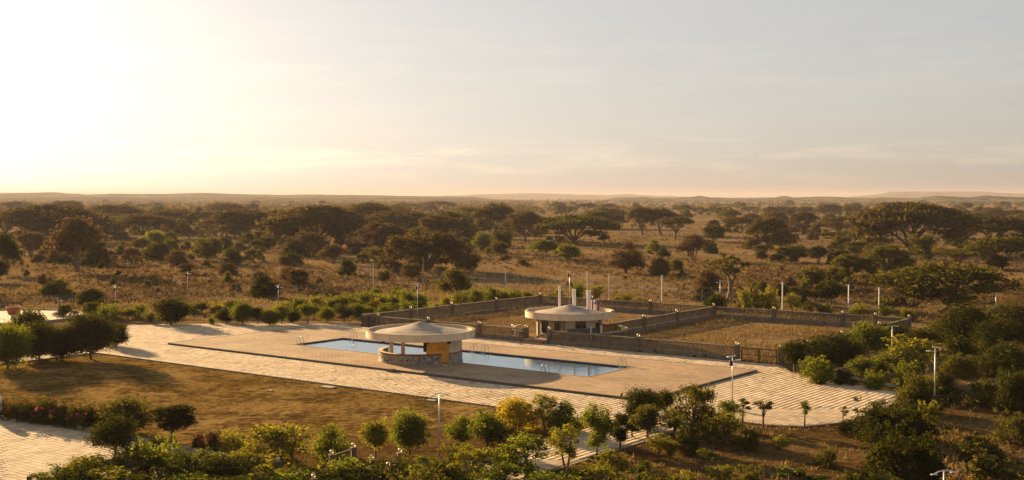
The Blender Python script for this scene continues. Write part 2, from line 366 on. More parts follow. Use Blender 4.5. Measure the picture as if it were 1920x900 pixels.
# ---- paved lower terrace: slab + pavers
TERR = [(-67.2, -9.8), (3.0, -9.8), (3.0, -5.6), (9.1, -4.6), (10.6, -3.4), (13.7, -3.4), (16.2, -2.2), (18.3, 1.6), (18.6, 10), (16.9, 18.4), (7.9, 21.7), (3.4, 24.4), (0.4, 28.3), (-62, 28.3), (-66, 29.6), (-72, 25.8), (-81, 18.8), (-90, 10.6), (-76, 0)]
DECK = (-66.6, 0.5, 0.0, 22.4)
def inpoly(pts, poly):
    x, y = pts[:, 0], pts[:, 1]; c = np.zeros(len(pts), bool); n = len(poly)
    for i in range(n):
        x0, y0 = poly[i]; x1, y1 = poly[i - 1]
        if y0 == y1: continue
        k = ((y0 > y) != (y1 > y)) & (x < (x1 - x0) * (y - y0) / (y1 - y0) + x0); c ^= k
    return c
def slab(name, poly, z0, z1, mat):
    mb = MB(); n = len(poly)
    mb.add([(a, b, z0) for a, b in poly] + [(a, b, z1) for a, b in poly], [tuple(range(n, 2 * n))] + [(i, (i + 1) % n, n + (i + 1) % n, n + i) for i in range(n)])
    return ab_struct(name, mb, mat)
PATH = [(3.0, -38), (9.1, -38), (9.1, -4.6), (3.0, -5.6)]
def pavers(base, poly, skip, z0, z1, s, gap, near=300, seed=1, cut=None):
    """loose-laid square pavers over a polygon; the ones showing largest are parts, the rest one joined part"""
    g = np.random.default_rng(seed); P_ = np.array(poly)
    aa = np.arange(P_[:, 0].min(), P_[:, 0].max(), s); bb = np.arange(P_[:, 1].min(), P_[:, 1].max(), s)
    A_, B_ = np.meshgrid(aa, bb); pts = np.stack([A_.ravel() + s / 2, B_.ravel() + s / 2], 1)
    ok = inpoly(pts, poly)
    for c in [(-.5, -.5), (.5, -.5), (.5, .5), (-.5, .5)]: ok &= inpoly(pts + np.array(c) * s * 0.92, poly)
    for a0, a1, b0, b1 in skip: ok &= ~((pts[:, 0] > a0 - s / 2) & (pts[:, 0] < a1 + s / 2) & (pts[:, 1] > b0 - s / 2) & (pts[:, 1] < b1 + s / 2))
    pts = pts[ok]
    wx = ORG[0] + pts[:, 0] * E1[0] + pts[:, 1] * E2[0]; wy = ORG[1] + pts[:, 0] * E1[1] + pts[:, 1] * E2[1]
    sx = 960 + F * wx / wy; sy = 368 + F * CAM_H / wy
    vis = (sx > 0) & (sx < 1920) & (sy < 900)
    if cut is not None: vis &= cut(sx, sy)
    order = np.argsort(np.where(vis, wy, 1e9)); near = min(near, int(vis.sum()))
    h = (s - gap) / 2; bv = 0.007
    tile = MB().box(-h, h, -h, h, z0, z1, bv).mesh('paver', M['paver_stone'])
    base_v = np.array([v.co[:] for v in tile.vertices]); base_f = [tuple(p.vertices) for p in tile.polygons]; fq = np.array([f for f in base_f if len(f) == 4])
    for i in order[:near]:
        o = bpy.data.objects.new('paver', tile); link(o, base)
        o.location = (pts[i, 0], pts[i, 1], g.normal(0, 0.002)); o.rotation_euler = (g.normal(0, 0.0025), g.normal(0, 0.0025), g.normal(0, 0.006))
    rest = pts[order[near:]]; n = len(rest)
    V = base_v[None] + np.stack([rest[:, 0], rest[:, 1], g.normal(0, 0.002, n)], 1)[:, None]
    V[:, 8:, 2] += g.normal(0, 0.0012, (n, 4)); V[:, :, 2] -= (0.012 * (g.uniform(size=n) < 0.06))[:, None]
    Fq = (fq[None] + (np.arange(n) * len(base_v))[:, None, None]).reshape(-1)
    o = bpy.data.objects.new('paver_field', fast_mesh('paver_field', V.reshape(-1, 3), Fq, 4, M['paver_stone'])); link(o, base); o['kind'] = 'stuff'
def clip(poly, ax, lim, keep_less):
    out = []
    for i in range(len(poly)):
        p_, q_ = poly[i - 1], poly[i]; pin = (p_[ax] <= lim) == keep_less; qin = (q_[ax] <= lim) == keep_less
        if pin != qin:
            u = (lim - p_[ax]) / (q_[ax] - p_[ax]); out.append((p_[0] + u * (q_[0] - p_[0]), p_[1] + u * (q_[1] - p_[1])))
        if qin: out.append(q_)
    return out
mb = MB(); mid = clip(clip(TERR, 1, 0.05, False), 1, 22.35, True)
for pc in (clip(TERR, 1, 0.05, True), clip(TERR, 1, 22.35, False), clip(mid, 0, -66.55, True), clip(mid, 0, 0.45, False)):   # the slab runs round the deck, not under it
    n_ = len(pc); mb.add([(a, b, 0.114) for a, b in pc], [tuple(range(n_))])
n_ = len(TERR); mb.add([(a, b, z) for z in (0.0, 0.114) for a, b in TERR], [(i, (i + 1) % n_, n_ + (i + 1) % n_, n_ + i) for i in range(n_)])
terr = ab_struct('lower_terrace', mb, M['joint'])
pavers(terr, TERR, [DECK], 0.10, 0.128, 0.55, 0.022, 300, 3, cut=lambda sx, sy: ((sx > 1270) & (sx < 1680)) | (sy < 752))
pth = slab('walkway', [(3.0, -50), (9.1, -50), (9.1, -4.62), (3.0, -5.62)], 0.0, 0.06, M['joint'])
pavers(pth, [(3.05, -50), (9.05, -50), (9.05, -4.9), (3.05, -5.9)], [], 0.045, 0.088, 0.52, 0.035, 150, 5)
plz = slab('lower_plaza', [(-75, -75), (-8.2, -75), (-8.2, -37.1), (-75, -37.1)], 0.0, 0.062, M['joint'])
pavers(plz, [(-50, -62), (-8.4, -62), (-8.4, -37.3), (-50, -37.3)], [], 0.045, 0.078, 0.5, 0.026, 300, 6, cut=lambda sx, sy: sx < 165)
mb = MB()
k0 = -75.0
while k0 < -9:                                             # kerb stones along the flower bed
    mb.box(k0, k0 + 0.97, -37.08, -36.8, 0, 0.34 , 0.02); k0 += 1.0
ab_struct('kerb', mb, M['kerb'])
side = slab('side_path', [(-70.2, -60), (-67.0, -60), (-67.0, -9.9), (-70.2, -9.9)], 0.0, 0.06, M['joint'])
pavers(side, [(-70.1, -45), (-67.1, -45), (-67.1, -9.95), (-70.1, -9.95)], [], 0.045, 0.085, 0.52, 0.035, 120, 8)
mb = MB(); mb.box(-66.99, -66.8, -60, -9.9, 0, 0.14, 0.02); ab_struct('kerb', mb, M['kerb'])
for pl, wd in (([(1560, 699), (1680, 722), (1790, 738), (1900, 748)], 0.7), ([(1570, 692), (1700, 668), (1800, 652)], 0.8)):
    pts = [np.array(P(*q)) for q in pl]; mb = MB(); vs = []
    for i, q in enumerate(pts):
        d_ = pts[min(i + 1, len(pts) - 1)] - pts[max(i - 1, 0)]; d_ = d_ / np.linalg.norm(d_); n_ = np.array((-d_[1], d_[0])) * wd
        vs += [(*(q + n_), 0.06), (*(q - n_), 0.06), (*(q + n_), 0.0), (*(q - n_), 0.0)]
    fs = []
    for i in range(len(pts) - 1):
        k = 4 * i; fs += [(k, k + 4, k + 5, k + 1), (k + 1, k + 5, k + 7, k + 3), (k, k + 2, k + 6, k + 4)]
    mb.add(vs, fs); o = mb.build('garden_path', M['kerb']); o['kind'] = 'structure'
# round plaza at the left edge with a low rim
rc = P(5, 594)
mb = MB(); mb.lathe([(11.0, 0.0), (11.0, 0.10), (10.99, 0.12)], 72); o = mb.build('round_plaza', M['paver_stone'], loc=(*rc, 0)); o['kind'] = 'structure'
mb = MB(); mb.ring([(11.02, 0), (11.3, 0), (11.3, 0.32), (11.02, 0.32)], 72); o = mb.build('plaza_kerb', M['kerb'], loc=(*rc, 0)); o['kind'] = 'structure'

# ---- raised pool deck with the pool opening
DZ = 0.30
a0, a1, b0, b1 = DECK
mb = MB()
out = [(a0, b0), (a1, b0), (a1, b1), (a0, b1)]; inn = [(PA0, PB0), (PA1, PB0), (PA1, PB1), (PA0, PB1)]
mb.add([(a, b, DZ) for a, b in out] + [(a, b, DZ) for a, b in inn] + [(a, b, 0.02) for a, b in out], [(0, 1, 5, 4), (1, 2, 6, 5), (2, 3, 7, 6), (3, 0, 4, 7)])
ab_struct('pool_deck', mb, M['deck_brick'])
mb = MB()                                                  # edge course of the deck
mb.box(a0 - 0.05, a1 + 0.05, b0 - 0.06, b0 + 0.16, 0.0, DZ + 0.012, 0.012); mb.box(a1 - 0.16, a1 + 0.06, b0 + 0.162, b1 + 0.05, 0.0, DZ + 0.012, 0.012)
mb.box(a0 - 0.06, a0 + 0.16, b0 + 0.162, b1 + 0.05, 0.0, DZ + 0.012, 0.012); mb.box(a0 + 0.162, a1 - 0.162, b1 - 0.16, b1 + 0.06, 0.0, DZ + 0.012, 0.012)
ab_struct('deck_edge', mb, M['dark_concrete'])
# pool basin, coping and water
mb = MB(); zb = -0.03  # floor lifted close under the water so that sunlight shows on it
mb.add([(a, b, zb) for a, b in inn] + [(a, b, DZ - 0.03) for a, b in inn], [(0, 1, 2, 3), (0, 4, 5, 1), (1, 5, 6, 2), (2, 6, 7, 3), (3, 7, 4, 0)])
ab_struct('pool_basin', mb, M['pool_tile'])
mb = MB(); cz = DZ + 0.03
mb.box(PA0 - 0.3, PA1 + 0.3, PB0 - 0.3, PB0 - 0.002, DZ - 0.1, cz, 0.015); mb.box(PA0 - 0.3, PA1 + 0.3, PB1 + 0.002, PB1 + 0.3, DZ - 0.1, cz, 0.015)
mb.box(PA0 - 0.3, PA0 - 0.002, PB0 + 0.002, PB1 - 0.002, DZ - 0.1, cz, 0.015); mb.box(PA1 + 0.002, PA1 + 0.3, PB0 + 0.002, PB1 - 0.002, DZ - 0.1, cz, 0.015)
ab_struct('pool_coping', mb, M['kerb'])
mb = MB(); mb.add([(a, b, 0.17) for a, b in inn], [(0, 1, 2, 3)]); ab_struct('pool_water', mb, M['water'])
# dark waterline tile band on the pool walls
mb = MB(); e = 0.003
for (p0, p1) in (((PA0 + e, PB1 - e), (PA1 - e, PB1 - e)), ((PA0 + e, PB0 + e), (PA0 + e, PB1 - e))):
    mb.add([(*p0, -0.02), (*p1, -0.02), (*p1, DZ - 0.035), (*p0, DZ - 0.035)], [(0, 1, 2, 3)])
ab_struct('waterline_tiles', mb, plain('waterline', (0.03, 0.05, 0.09), None, 0.3))

# dirt track beyond the fence
sheet('dirt_track', [(-420, 113.5), (160, 113.5), (160, 117.5), (-420, 117.5)], 0.004, M['track_dirt'])

# ---- far hills (solid ridges with depth)
def hills(name, pts, dist, depth, seed, fl=0.0):
    """pts: photo pixels along the skyline; a ridge whose crest follows it at the given distance"""
    g = np.random.default_rng(seed); xs = np.array([p_[0] for p_ in pts]); ys = np.array([p_[1] for p_ in pts])
    n = 160; px = np.linspace(xs[0], xs[-1], n); py = np.interp(px, xs, ys)
    rough = np.interp(np.linspace(0, 1, n), np.linspace(0, 1, 40), g.normal(0, 1, 40)) * 0.28 + g.normal(0, 0.08, n)
    endf = np.clip(np.minimum(np.arange(n), np.arange(n)[::-1]) / 8, 0, 1)
    z = CAM_H + (368 - py - rough) * dist / F; z = np.maximum(z, 0.5)
    prof = [(-1.0, -0.02), (-0.8, 0.12), (-0.55, 0.38), (-0.3, 0.72), (-0.12, 0.93), (0.0, 1.0), (0.3, 0.75), (1.0, -0.02)]
    V = []
    for i in range(n):
        for k_, (u, h) in enumerate(prof):
            y = dist + u * depth + (g.normal(0, depth * 0.03) if 0 < k_ < 7 else 0); x = (px[i] - 960) / F * dist * (1 + 0.4 * u * depth / dist)
            V.append((x, y, z[i] * h * endf[i] + (0 if not 0 < k_ < 5 else g.normal(0, 0.03) * z[i]) - (0.5 if h < 0 else 0)))
    k = len(prof)
    fs = [(i * k + j, (i + 1) * k + j, (i + 1) * k + j + 1, i * k + j + 1) for i in range(n - 1) for j in range(k - 1)]
    o = bpy.data.objects.new(name, fast_mesh(name, V, fs, 4, M['hill_scrub'], True)); link(o); o['kind'] = 'structure'
hills('hills', [(-420, 365), (-100, 363), (0, 362.5), (40, 362), (95, 360), (125, 362), (160, 364), (240, 363), (320, 363.5), (380, 361.5), (440, 363.5), (520, 365), (600, 364.5), (680, 366), (760, 367), (860, 368.5), (960, 371)], 5200, 900, 21)
hills('hills', [(760, 370), (860, 366), (920, 363.5), (985, 362), (1060, 364), (1130, 365.5), (1178, 364), (1215, 366), (1260, 368), (1330, 369)], 11000, 1500, 22)
hills('hills', [(1580, 369), (1640, 366), (1672, 359.5), (1700, 359), (1845, 359), (1862, 361.5), (1900, 362.5), (1980, 364), (2300, 366)], 10500, 1400, 23)
hills('hills', [(1120, 371), (1195, 370), (1208, 369), (1225, 371), (1270, 370.5), (1295, 369.5), (1312, 366.5), (1330, 370), (1400, 371.5), (1450, 370), (1470, 367.5), (1490, 370.5), (1530, 368.5), (1560, 368), (1590, 371), (1630, 371), (1650, 369.5), (1700, 371), (1800, 373)], 4300, 500, 24)
hills('hills', [(1690, 373), (1730, 370.5), (1755, 367), (1785, 368.5), (1815, 370), (1840, 366.5), (1870, 368), (1920, 369.5), (2000, 369), (2300, 371)], 3400, 450, 25)
hills('hills', [(-420, 372), (0, 370.5), (150, 370), (300, 372), (430, 370), (560, 371), (700, 370.5), (820, 371.5), (940, 373)], 3600, 500, 26)

# ================================================================== BUILDINGS
def on_cyl(mb, r, phi, w, z0, z1, d0, d1):
    """box standing on a cylinder wall at angle phi, from radius r+d0 to r+d1"""
    c, s_ = math.cos(phi), math.sin(phi); vs = []
    for z in (z0, z1):
        for rr, t in ((r + d0, -w / 2), (r + d1, -w / 2), (r + d1, w / 2), (r + d0, w / 2)):
            vs.append((rr * c - t * s_, rr * s_ + t * c, z))
    mb.add(vs, [(0, 3, 2, 1), (4, 5, 6, 7), (0, 1, 5, 4), (1, 2, 6, 5), (2, 3, 7, 6), (3, 0, 4, 7)]); return mb
def disc_roof(t, r, z0, z1, apex, cone_r):
    roof = MB().lathe([(0.02, z0), (r - 0.02, z0), (r - 0.02, z0 + 0.02), (r - 0.30, z0 + 0.02), (r - 0.30, z0 + 0.30), (cone_r, z0 + 0.36), (cone_r * 0.5, z0 + 0.26 + (apex - z0 - 0.26) * 0.44), (cone_r * 0.2, z0 + 0.26 + (apex - z0 - 0.26) * 0.76), (0.25, apex - 0.04), (0.02, apex)], 72).build('roof', M['roof_screed'], t)
    MB().ring([(r, z0 - 0.06), (r, z1 - 0.05), (r - 0.02, z1 - 0.05), (r - 0.28, z1 - 0.05), (r - 0.29, z0 + 0.03), (r - 0.22, z0 - 0.06)], 96).build('fascia', M['fascia'], roof)
    MB().ring([(r + 0.025, z1 - 0.052), (r + 0.025, z1), (r - 0.31, z1), (r - 0.31, z1 - 0.052)], 96).build('rim_cap', M['kerb'], roof)
    return roof
D = math.radians
# ---- poolside bar
bx, by = P(788.5, 677)
bar = thing('poolside_bar', 'round open bar pavilion with cone roof standing in the edge of the pool', 'pavilion', (bx, by, 0))
disc_roof(bar, 5.92, 2.95, 3.66, 4.5, 5.55)
MB().lathe([(4.62, -0.02), (4.62, DZ + 0.02), (4.56, DZ + 0.05)], 64).build('floor_slab', M['kerb'], bar)
cnt = MB().ring([(4.22, DZ + 0.04), (4.55, DZ + 0.04), (4.55, 1.36), (4.22, 1.36)], 60, D(-209), D(-57)).build('counter', M['rubble'], bar)
MB().ring([(4.12, 1.362), (4.66, 1.362), (4.66, 1.44), (4.12, 1.44)], 60, D(-210), D(-56)).build('counter_top', M['cream'], cnt)
MB().ring([(4.665, 1.35), (4.69, 1.35), (4.69, 1.45), (4.665, 1.45)], 60, D(-178), D(-56)).build('counter_edge', M['maroon'], cnt)
g = np.random.default_rng(4)
for k in range(14):                                        # dark stones standing proud of the counter
    ph = D(-170 + 8.2 * k + g.uniform(-2, 2)); mb = MB(); on_cyl(mb, 4.55, ph, g.uniform(.18, .34), g.uniform(.35, .5), 0, -0.02, 0.03)
    z0 = g.uniform(0.5, 0.95); hh = g.uniform(.12, .24); mb.v = [(x, y, z0 if i < 4 else z0 + hh) for i, (x, y, z) in enumerate(mb.v)]
    mb.build('stone', M['dark_concrete'] if k % 3 else M['kerb'], cnt)
wal = MB().ring([(4.25, DZ + 0.03), (4.52, DZ + 0.03), (4.52, 2.94), (4.25, 2.94)], 40, D(-43), D(62)).build('curved_wall', M['cream'], bar)
MB().ring([(4.523, DZ), (4.57, DZ), (4.57, 1.33), (4.523, 1.33)], 40, D(-43.3), D(62)).build('stone_cladding', M['rubble'], wal)
MB().ring([(4.523, 1.332), (4.60, 1.332), (4.60, 1.42), (4.523, 1.42)], 40, D(-43.4), D(62)).build('red_band', M['maroon'], wal)
MB().ring([(4.573, 0.42), (4.59, 0.42), (4.59, 0.60), (4.573, 0.60)], 10, D(-28), D(-8)).build('blue_patch', M['blue'], wal)
# inner yellow store wall
yw = MB(); p0 = np.array((0.75, -0.95)); p1 = np.array((3.22, -3.08)); dd = (p1 - p0) / np.linalg.norm(p1 - p0); nn = np.array((-dd[1], dd[0])) * 0.11
yw.add([(*(q + s_ * nn), z) for z in (DZ + 0.04, 2.94) for q, s_ in ((p0, 1), (p1, 1), (p1, -1), (p0, -1))], [(0, 3, 2, 1), (4, 5, 6, 7), (0, 1, 5, 4), (1, 2, 6, 5), (2, 3, 7, 6), (3, 0, 4, 7)])
ywo = yw.build('yellow_wall', M['yellow'], bar)
MB().box(0.40, 0.72, -1.16, -1.0, 1.3, 2.75, 0.02).build('dark_jamb', M['black'], ywo)
MB().box(0.62, 0.98, -1.62, -1.24, 2.2, 2.55, 0.02).build('speaker', M['black'], ywo)
for k in range(3): MB().box(2.15 + .28 * k, 2.25 + .28 * k, -2.42 - .24 * k, -2.36 - .24 * k, 1.75, 1.87, 0.01).build('switch', M['black'], ywo)
for dx, dy in ((-2.95, -2.3), (-2.2, 3.2)):
    c_ = MB().box(dx - .2, dx + .2, dy - .2, dy + .2, DZ + 0.04, 2.94, 0.02).build('column', M['cream'], bar)
    MB().box(dx - .34, dx + .34, dy - .34, dy + .34, 2.5, 2.93, 0.03).build('column_head', M['cream'], c_)
for ph, zz in ((-46, 2.5), (-8, 2.62), (-142, 2.55)):
    mb = MB(); on_cyl(mb, 4.52, D(ph), 0.3, zz, zz + 0.25, 0.05, 0.4); mb.build('spotlight', M['black'], bar)

# ---- kitchen building behind the wall
kx, ky = P(1068, 631)
kit = thing('kitchen_building', 'round building with cone roof and three white chimneys behind the balustrade wall', 'building', (kx, ky, 0))
kroof = disc_roof(kit, 5.72, 2.80, 3.56, 4.3, 5.35)
wall_o = MB().ring([(3.95, 0), (4.2, 0), (4.2, 2.79), (3.95, 2.79)], 60).build('wall', M['cream'], kit)
def khit(px):                                              # angle on the wall (front side) seen at photo column px
    dx = (px - 960) / F * (ky - 3.6) - kx; return -math.acos(max(-1, min(1, dx / 4.2)))
for px in (1010, 1033, 1056, 1127):
    mb = MB(); on_cyl(mb, 4.2, khit(px), 0.55, 0, 2.78, -0.02, 0.14); mb.build('stone_pillar', M['rubble'], wall_o)
for pxa, pxb, z0, z1 in ((1016, 1027, 1.0, 2.55), (1039.5, 1050.5, 0.95, 2.6), (1080, 1098, 1.75, 2.55)):
    ph = khit((pxa + pxb) / 2); wd = (pxb - pxa) / F * ky / max(0.45, abs(math.sin(ph)))
    wn = MB(); on_cyl(wn, 4.2, ph, wd, z0, z1, -0.1, 0.015); wo = wn.build('window', M['glass_dark'], wall_o)
    fr_ = MB(); on_cyl(fr_, 4.2, ph, wd + .12, z1, z1 + 0.07, -0.05, 0.05); on_cyl(fr_, 4.2, ph, wd + .12, z0 - 0.07, z0, -0.05, 0.07)
    for sg in (-0.5, 0, 0.5):
        on_cyl(fr_, 4.2, ph + sg * (wd + 0.04) / 4.2, 0.05, z0, z1, -0.05, 0.035)
    fr_.build('window_frame', M['dark_metal'], wo)
mb = MB(); mb.ring([(5.15, 0), (5.3, 0), (5.3, 1.72), (5.15, 1.72)], 18, D(-96), D(-52)); mb.build('screen_wall', M['dark_concrete'], kit)
dr = MB(); on_cyl(dr, 4.2, D(-33), 1.3, 0, 2.2, -0.05, 0.02); dr.build('doorway_dark', M['black'], wall_o)  # black panel on the wall stands in for the unlit inside of the opening
for px in (1108, 1128):
    x_ = (px - 960) / F * (ky - 4.6) - kx
    MB().lathe([(0.1, 0), (0.1, 1.95), (0.08, 1.98)], 10, x_, -4.7 if px < 1120 else -4.0).build('white_post', M['white'], kit)
for px, ytop, wd, yy in ((1049.4, 534, 0.14, 1.2), (1077, 541, 0.21, 0.6), (1104.5, 543, 0.26, -0.3)):
    x_ = (px - 960) / F * (ky + yy) - kx; zt = CAM_H - (ytop - 368) * (ky + yy) / F
    ch = MB().lathe([(wd, 3.0), (wd, zt - 0.12)], 14, x_, yy).build('chimney', M['white'], kroof)
    MB().lathe([(wd + 0.02, zt - 0.122), (wd + 0.06, zt - 0.1), (wd + 0.06, zt - 0.02), (wd * 0.6, zt)], 14, x_, yy).build('chimney_cap', M['white'], kit)
x_ = (1116 - 960) / F * (ky + 1.0) - kx
MB().box(x_ - 0.45, x_ + 0.55, 0.8, 1.7, 3.0, 4.75, 0.03).build('tank_stand', M['terracotta'], kit)
tk = MB().lathe([(0.21, 3.1), (0.21, 4.25)], 16, x_ + 0.02, 0.45).build('gas_cylinder', M['white'], kit)
MB().lathe([(0.215, 4.252), (0.215, 4.6), (0.12, 4.8), (0.05, 4.83)], 16, x_ + 0.02, 0.45).build('cylinder_cap', M['blue'], tk)

# ---- walls of the kitchen yard
def balusters(mb, x0, x1, z0, z1, sp=0.25, w_=0.10, dp=0.05):
    n = int((x1 - x0) / sp)
    for i in range(n):
        c = x0 + (i + 0.5) * (x1 - x0) / n; mb.box(c - w_ / 2, c + w_ / 2, -dp, dp, z0, z1)
post_proto = {}
def post(parent, x, y=0.0, h=1.86, side=0.24, lamp=True):
    key = (h, side)
    if key not in post_proto:
        post_proto[key] = (MB().box(-side, side, -side, side, 0, h - 0.1, 0.0).box(-side - .04, side + .04, -side - .04, side + .04, h - 0.098, h, 0.02).mesh('post', M['dark_concrete']),
                           MB().lathe([(0.06, h), (0.06, h + 0.05), (0.16, h + 0.1), (0.19, h + 0.2), (0.15, h + 0.3), (0.05, h + 0.35)], 12).mesh('lamp', M['globe'], True))
    pm, lm = post_proto[key]
    o = bpy.data.objects.new('post', pm); link(o, parent); o.location = (x, y, 0)
    if lamp:
        l_ = bpy.data.objects.new('lamp', lm); link(l_, o)
    return o
def yard_wall(label, A, Bp, posts, seed, side=-1, plinth=0.62):
    p0 = np.array(AB(*A)); p1 = np.array(AB(*Bp)); v = p1 - p0; Ln = float(np.hypot(*v)); rz = math.atan2(v[1], v[0])
    t = thing('balustrade_wall', label, 'wall', (*p0, 0), rz, 'balustrade walls round the yard')
    pl = MB().box(0, Ln, -0.19, 0.19, 0, plinth, 0.02).build('plinth', M['wall_concrete'], t)
    MB().box(0, Ln, -0.17, 0.17, 1.58, 1.72, 0.02).build('top_rail', M['wall_concrete'], t)
    mb = MB(); balusters(mb, 0.25, Ln - 0.25, plinth - 0.01, 1.582); bo = mb.build('baluster', M['wall_concrete'], t); bo['kind'] = 'stuff'
    for s_ in posts: post(t, s_ * Ln)
    g = np.random.default_rng(seed)
    for k in range(int(Ln / 1.9)):
        x = g.uniform(0.5, Ln - 0.5); r = g.uniform(0.10, 0.24); z = g.uniform(0.2, 0.5); n = 7
        ang = np.sort(g.uniform(0, 2 * math.pi, n)); rr = r * g.uniform(0.75, 1.15, n)
        yo, yi = side * 0.18, side * 0.225
        vs = [(x + rr[i] * math.cos(ang[i]), yo, z + 0.8 * rr[i] * math.sin(ang[i])) for i in range(n)] + [(x + .8 * rr[i] * math.cos(ang[i]), yi, z + .64 * rr[i] * math.sin(ang[i])) for i in range(n)]
        MB().add(vs, [tuple(range(n, 2 * n))] + [(i, (i + 1) % n, n + (i + 1) % n, n + i) for i in range(n)]).build('stone', M['black'] if k % 4 == 0 else M['dark_concrete'], pl)
    return t
WB = 28.7
yard_wall('long front balustrade wall between the kitchen steps and the right-hand metal gate', (-30.2, WB), (-4.7, WB), (0.004, 0.5, 0.994), 1)
yard_wall('front balustrade wall left of the kitchen steps, partly behind the bar roof', (-58.8, WB), (-33.5, WB), (0.0, 0.36, 0.7, 0.995), 2)
yard_wall('receding left side wall of the yard, running from dark gate to far corner', (-62.2, WB + 0.3), (-61.2, 70), (0.24, 0.46, 0.72), 3, plinth=0.3)
yard_wall('far back wall of the yard behind the kitchen chimneys', (-61.2, 70), (-29, 69.6), (0.0, 0.32, 0.66), 4)
yard_wall('far back wall right of the dividing wall, behind the dry grass yard', (-29, 69.6), (0.1, 70.2), (0.0, 0.33, 0.68, 0.84), 5)
yard_wall('dividing wall receding across the yard to the right of the kitchen', (-28.5, 40), (-29, 69.2), (0.3, 0.62), 6, side=1)
yard_wall('right side wall of the yard mostly hidden behind green shrubs', (0.15, WB + 0.3), (0.1, 70.2), (0.0, 0.16, 0.42, 0.72, 0.995), 7, side=1)
def gate(label, A, Bp, leaves=2):
    p0 = np.array(AB(*A)); p1 = np.array(AB(*Bp)); v = p1 - p0; Ln = float(np.hypot(*v)); rz = math.atan2(v[1], v[0])
    t = thing('metal_gate', label, 'gate', (*p0, 0), rz, 'metal gates of the yard')
    for k in range(leaves):
        x0 = k * Ln / leaves + 0.03; x1 = (k + 1) * Ln / leaves - 0.03
        f_ = MB().box(x0, x1, -.04, .04, 1.56, 1.66).box(x0, x1, -.04, .04, 0.12, 0.2).box(x0, x0 + .1, -.035, .035, 0.05, 1.7).box(x1 - .1, x1, -.035, .035, 0.05, 1.7).build('leaf_frame', M['dark_metal'], t)
        b_ = MB()
        for i in range(11):
            c = x0 + 0.1 + (i + .5) * (x1 - x0 - .2) / 11; b_.box(c - .018, c + .018, -.018, .018, 0.2, 1.56)
        b_.box(x0 + .1, x1 - .1, -.022, .022, 0.85, 0.91)
        o = b_.build('bar', M['dark_metal'], f_); o['kind'] = 'stuff'
    return t
gate('dark barred two-leaf gate at the near right corner of the yard', (-4.4, WB), (-0.1, WB))
gate('dark barred gate at the left end of the front wall, behind the bar roof', (-62.0, WB), (-59.1, WB))
# low ring wall round the kitchen
rw = thing('ring_wall', 'low curved wall with balusters circling the round kitchen building', 'wall', (kx, ky, 0))
for s0, s1 in ((-113, 118), (150, 219)):
    s0, s1 = D(s0), D(s1); n = int((s1 - s0) * 7.3 / 0.6)
    MB().ring([(7.1, 0), (7.45, 0), (7.45, 0.5), (7.1, 0.5)], n, s0, s1).build('plinth', M['wall_concrete'], rw)
    MB().ring([(7.08, 1.18), (7.47, 1.18), (7.47, 1.32), (7.08, 1.32)], n, s0, s1).build('top_rail', M['kerb'], rw)
    mb = MB(); k = s0
    while k < s1: on_cyl(mb, 7.27, k, 0.1, 0.49, 1.185, -.07, .07); k += 0.2 / 7.27
    o = mb.build('baluster', M['wall_concrete'], rw); o['kind'] = 'stuff'
for ph in (-113, 219, 186): post(rw, 7.28 * math.cos(D(ph)), 7.28 * math.sin(D(ph)), 1.45, 0.2)
# steps between the front wall ends
sx, sy = AB(-31.8, 27.6)
stp = thing('entrance_steps', 'short flight of pale steps at the gap in the front wall', 'steps', (sx, sy, 0), TH)
for k in range(3): MB().box(-1.5, 1.5, -0.5 + 0.36 * k, 0.0 + 0.36 * k + (0.9 if k == 2 else 0), 0.12, 0.28 + 0.15 * k, 0.015).build('step', M['kerb'] if k != 1 else M['red'], stp)
cx_, cy_ = P(1017, 640)
chair = thing('red_chair', 'small red chair standing on the terrace by the entrance steps', 'chair', (cx_, cy_, 0.13), D(20))
MB().box(-.24, .24, -.24, .24, .42, .47, .01).build('seat', M['red'], chair)
MB().box(-.24, .24, .2, .25, .5, .9, .01).build('backrest', M['red'], chair)
for u in (-.2, .2):
    for v_ in (-.2, .2): MB().box(u - .02, u + .02, v_ - .02, v_ + .02, 0, .42).build('leg', M['dark_metal'], chair)
cx_, cy_ = P(1034, 638)
bn = thing('dark_bin', 'dark upright bin with pale lid at the right gatepost of the steps', 'bin', (cx_, cy_, 0.13))
MB().box(-.3, .3, -.3, .3, 0, 1.15, .04).build('body', M['black'], bn); MB().box(-.34, .34, -.34, .34, 1.152, 1.24, .03).build('lid', M['white'], bn)

# ================================================================== SMALL THINGS
def ladder(a, b, d, label):
    """pool ladder; d = direction (in the a-b frame) from the water to the deck"""
    x, y = AB(a, b); t = thing('pool_ladder', label, 'ladder', (x, y, DZ), TH + math.atan2(d[1], d[0]) , 'steel pool ladders')
    for s_ in (-0.27, 0.27):
        pts = [(-0.22, s_, -0.3), (-0.22, s_, 0.45)] + [(-0.22 + 0.32 * (1 - math.cos(u)), s_, 0.45 + 0.36 * math.sin(u)) for u in np.linspace(0.3, 2.3, 7)] + [(0.36, s_, 0.5), (0.42, s_, 0.03)]
        MB().tube(pts, 0.032, 8).build('rail', M['steel'], t, True)
    for z in (-0.12, -0.24): MB().box(-0.29, -0.15, -0.27, 0.27, z, z + 0.04).build('rung', M['steel'], t)
la = lambda px, py: Pab(px, py)[0]
ladder(PA0, 9.3, (-1, 0), 'pool ladder at the far left end of the pool')
ladder(la(667, 637), PB1, (0, 1), 'pool ladder on the far edge near the pool\'s left corner')
ladder(la(884, 661), PB1, (0, 1), 'pool ladder on the far edge just right of the bar')
ladder(la(906, 663), PB1, (0, 1), 'second pool ladder on far edge right of the bar')
ladder(la(1034, 698), PB0, (0, -1), 'pool ladder on the near edge of the pool, right of the bar')
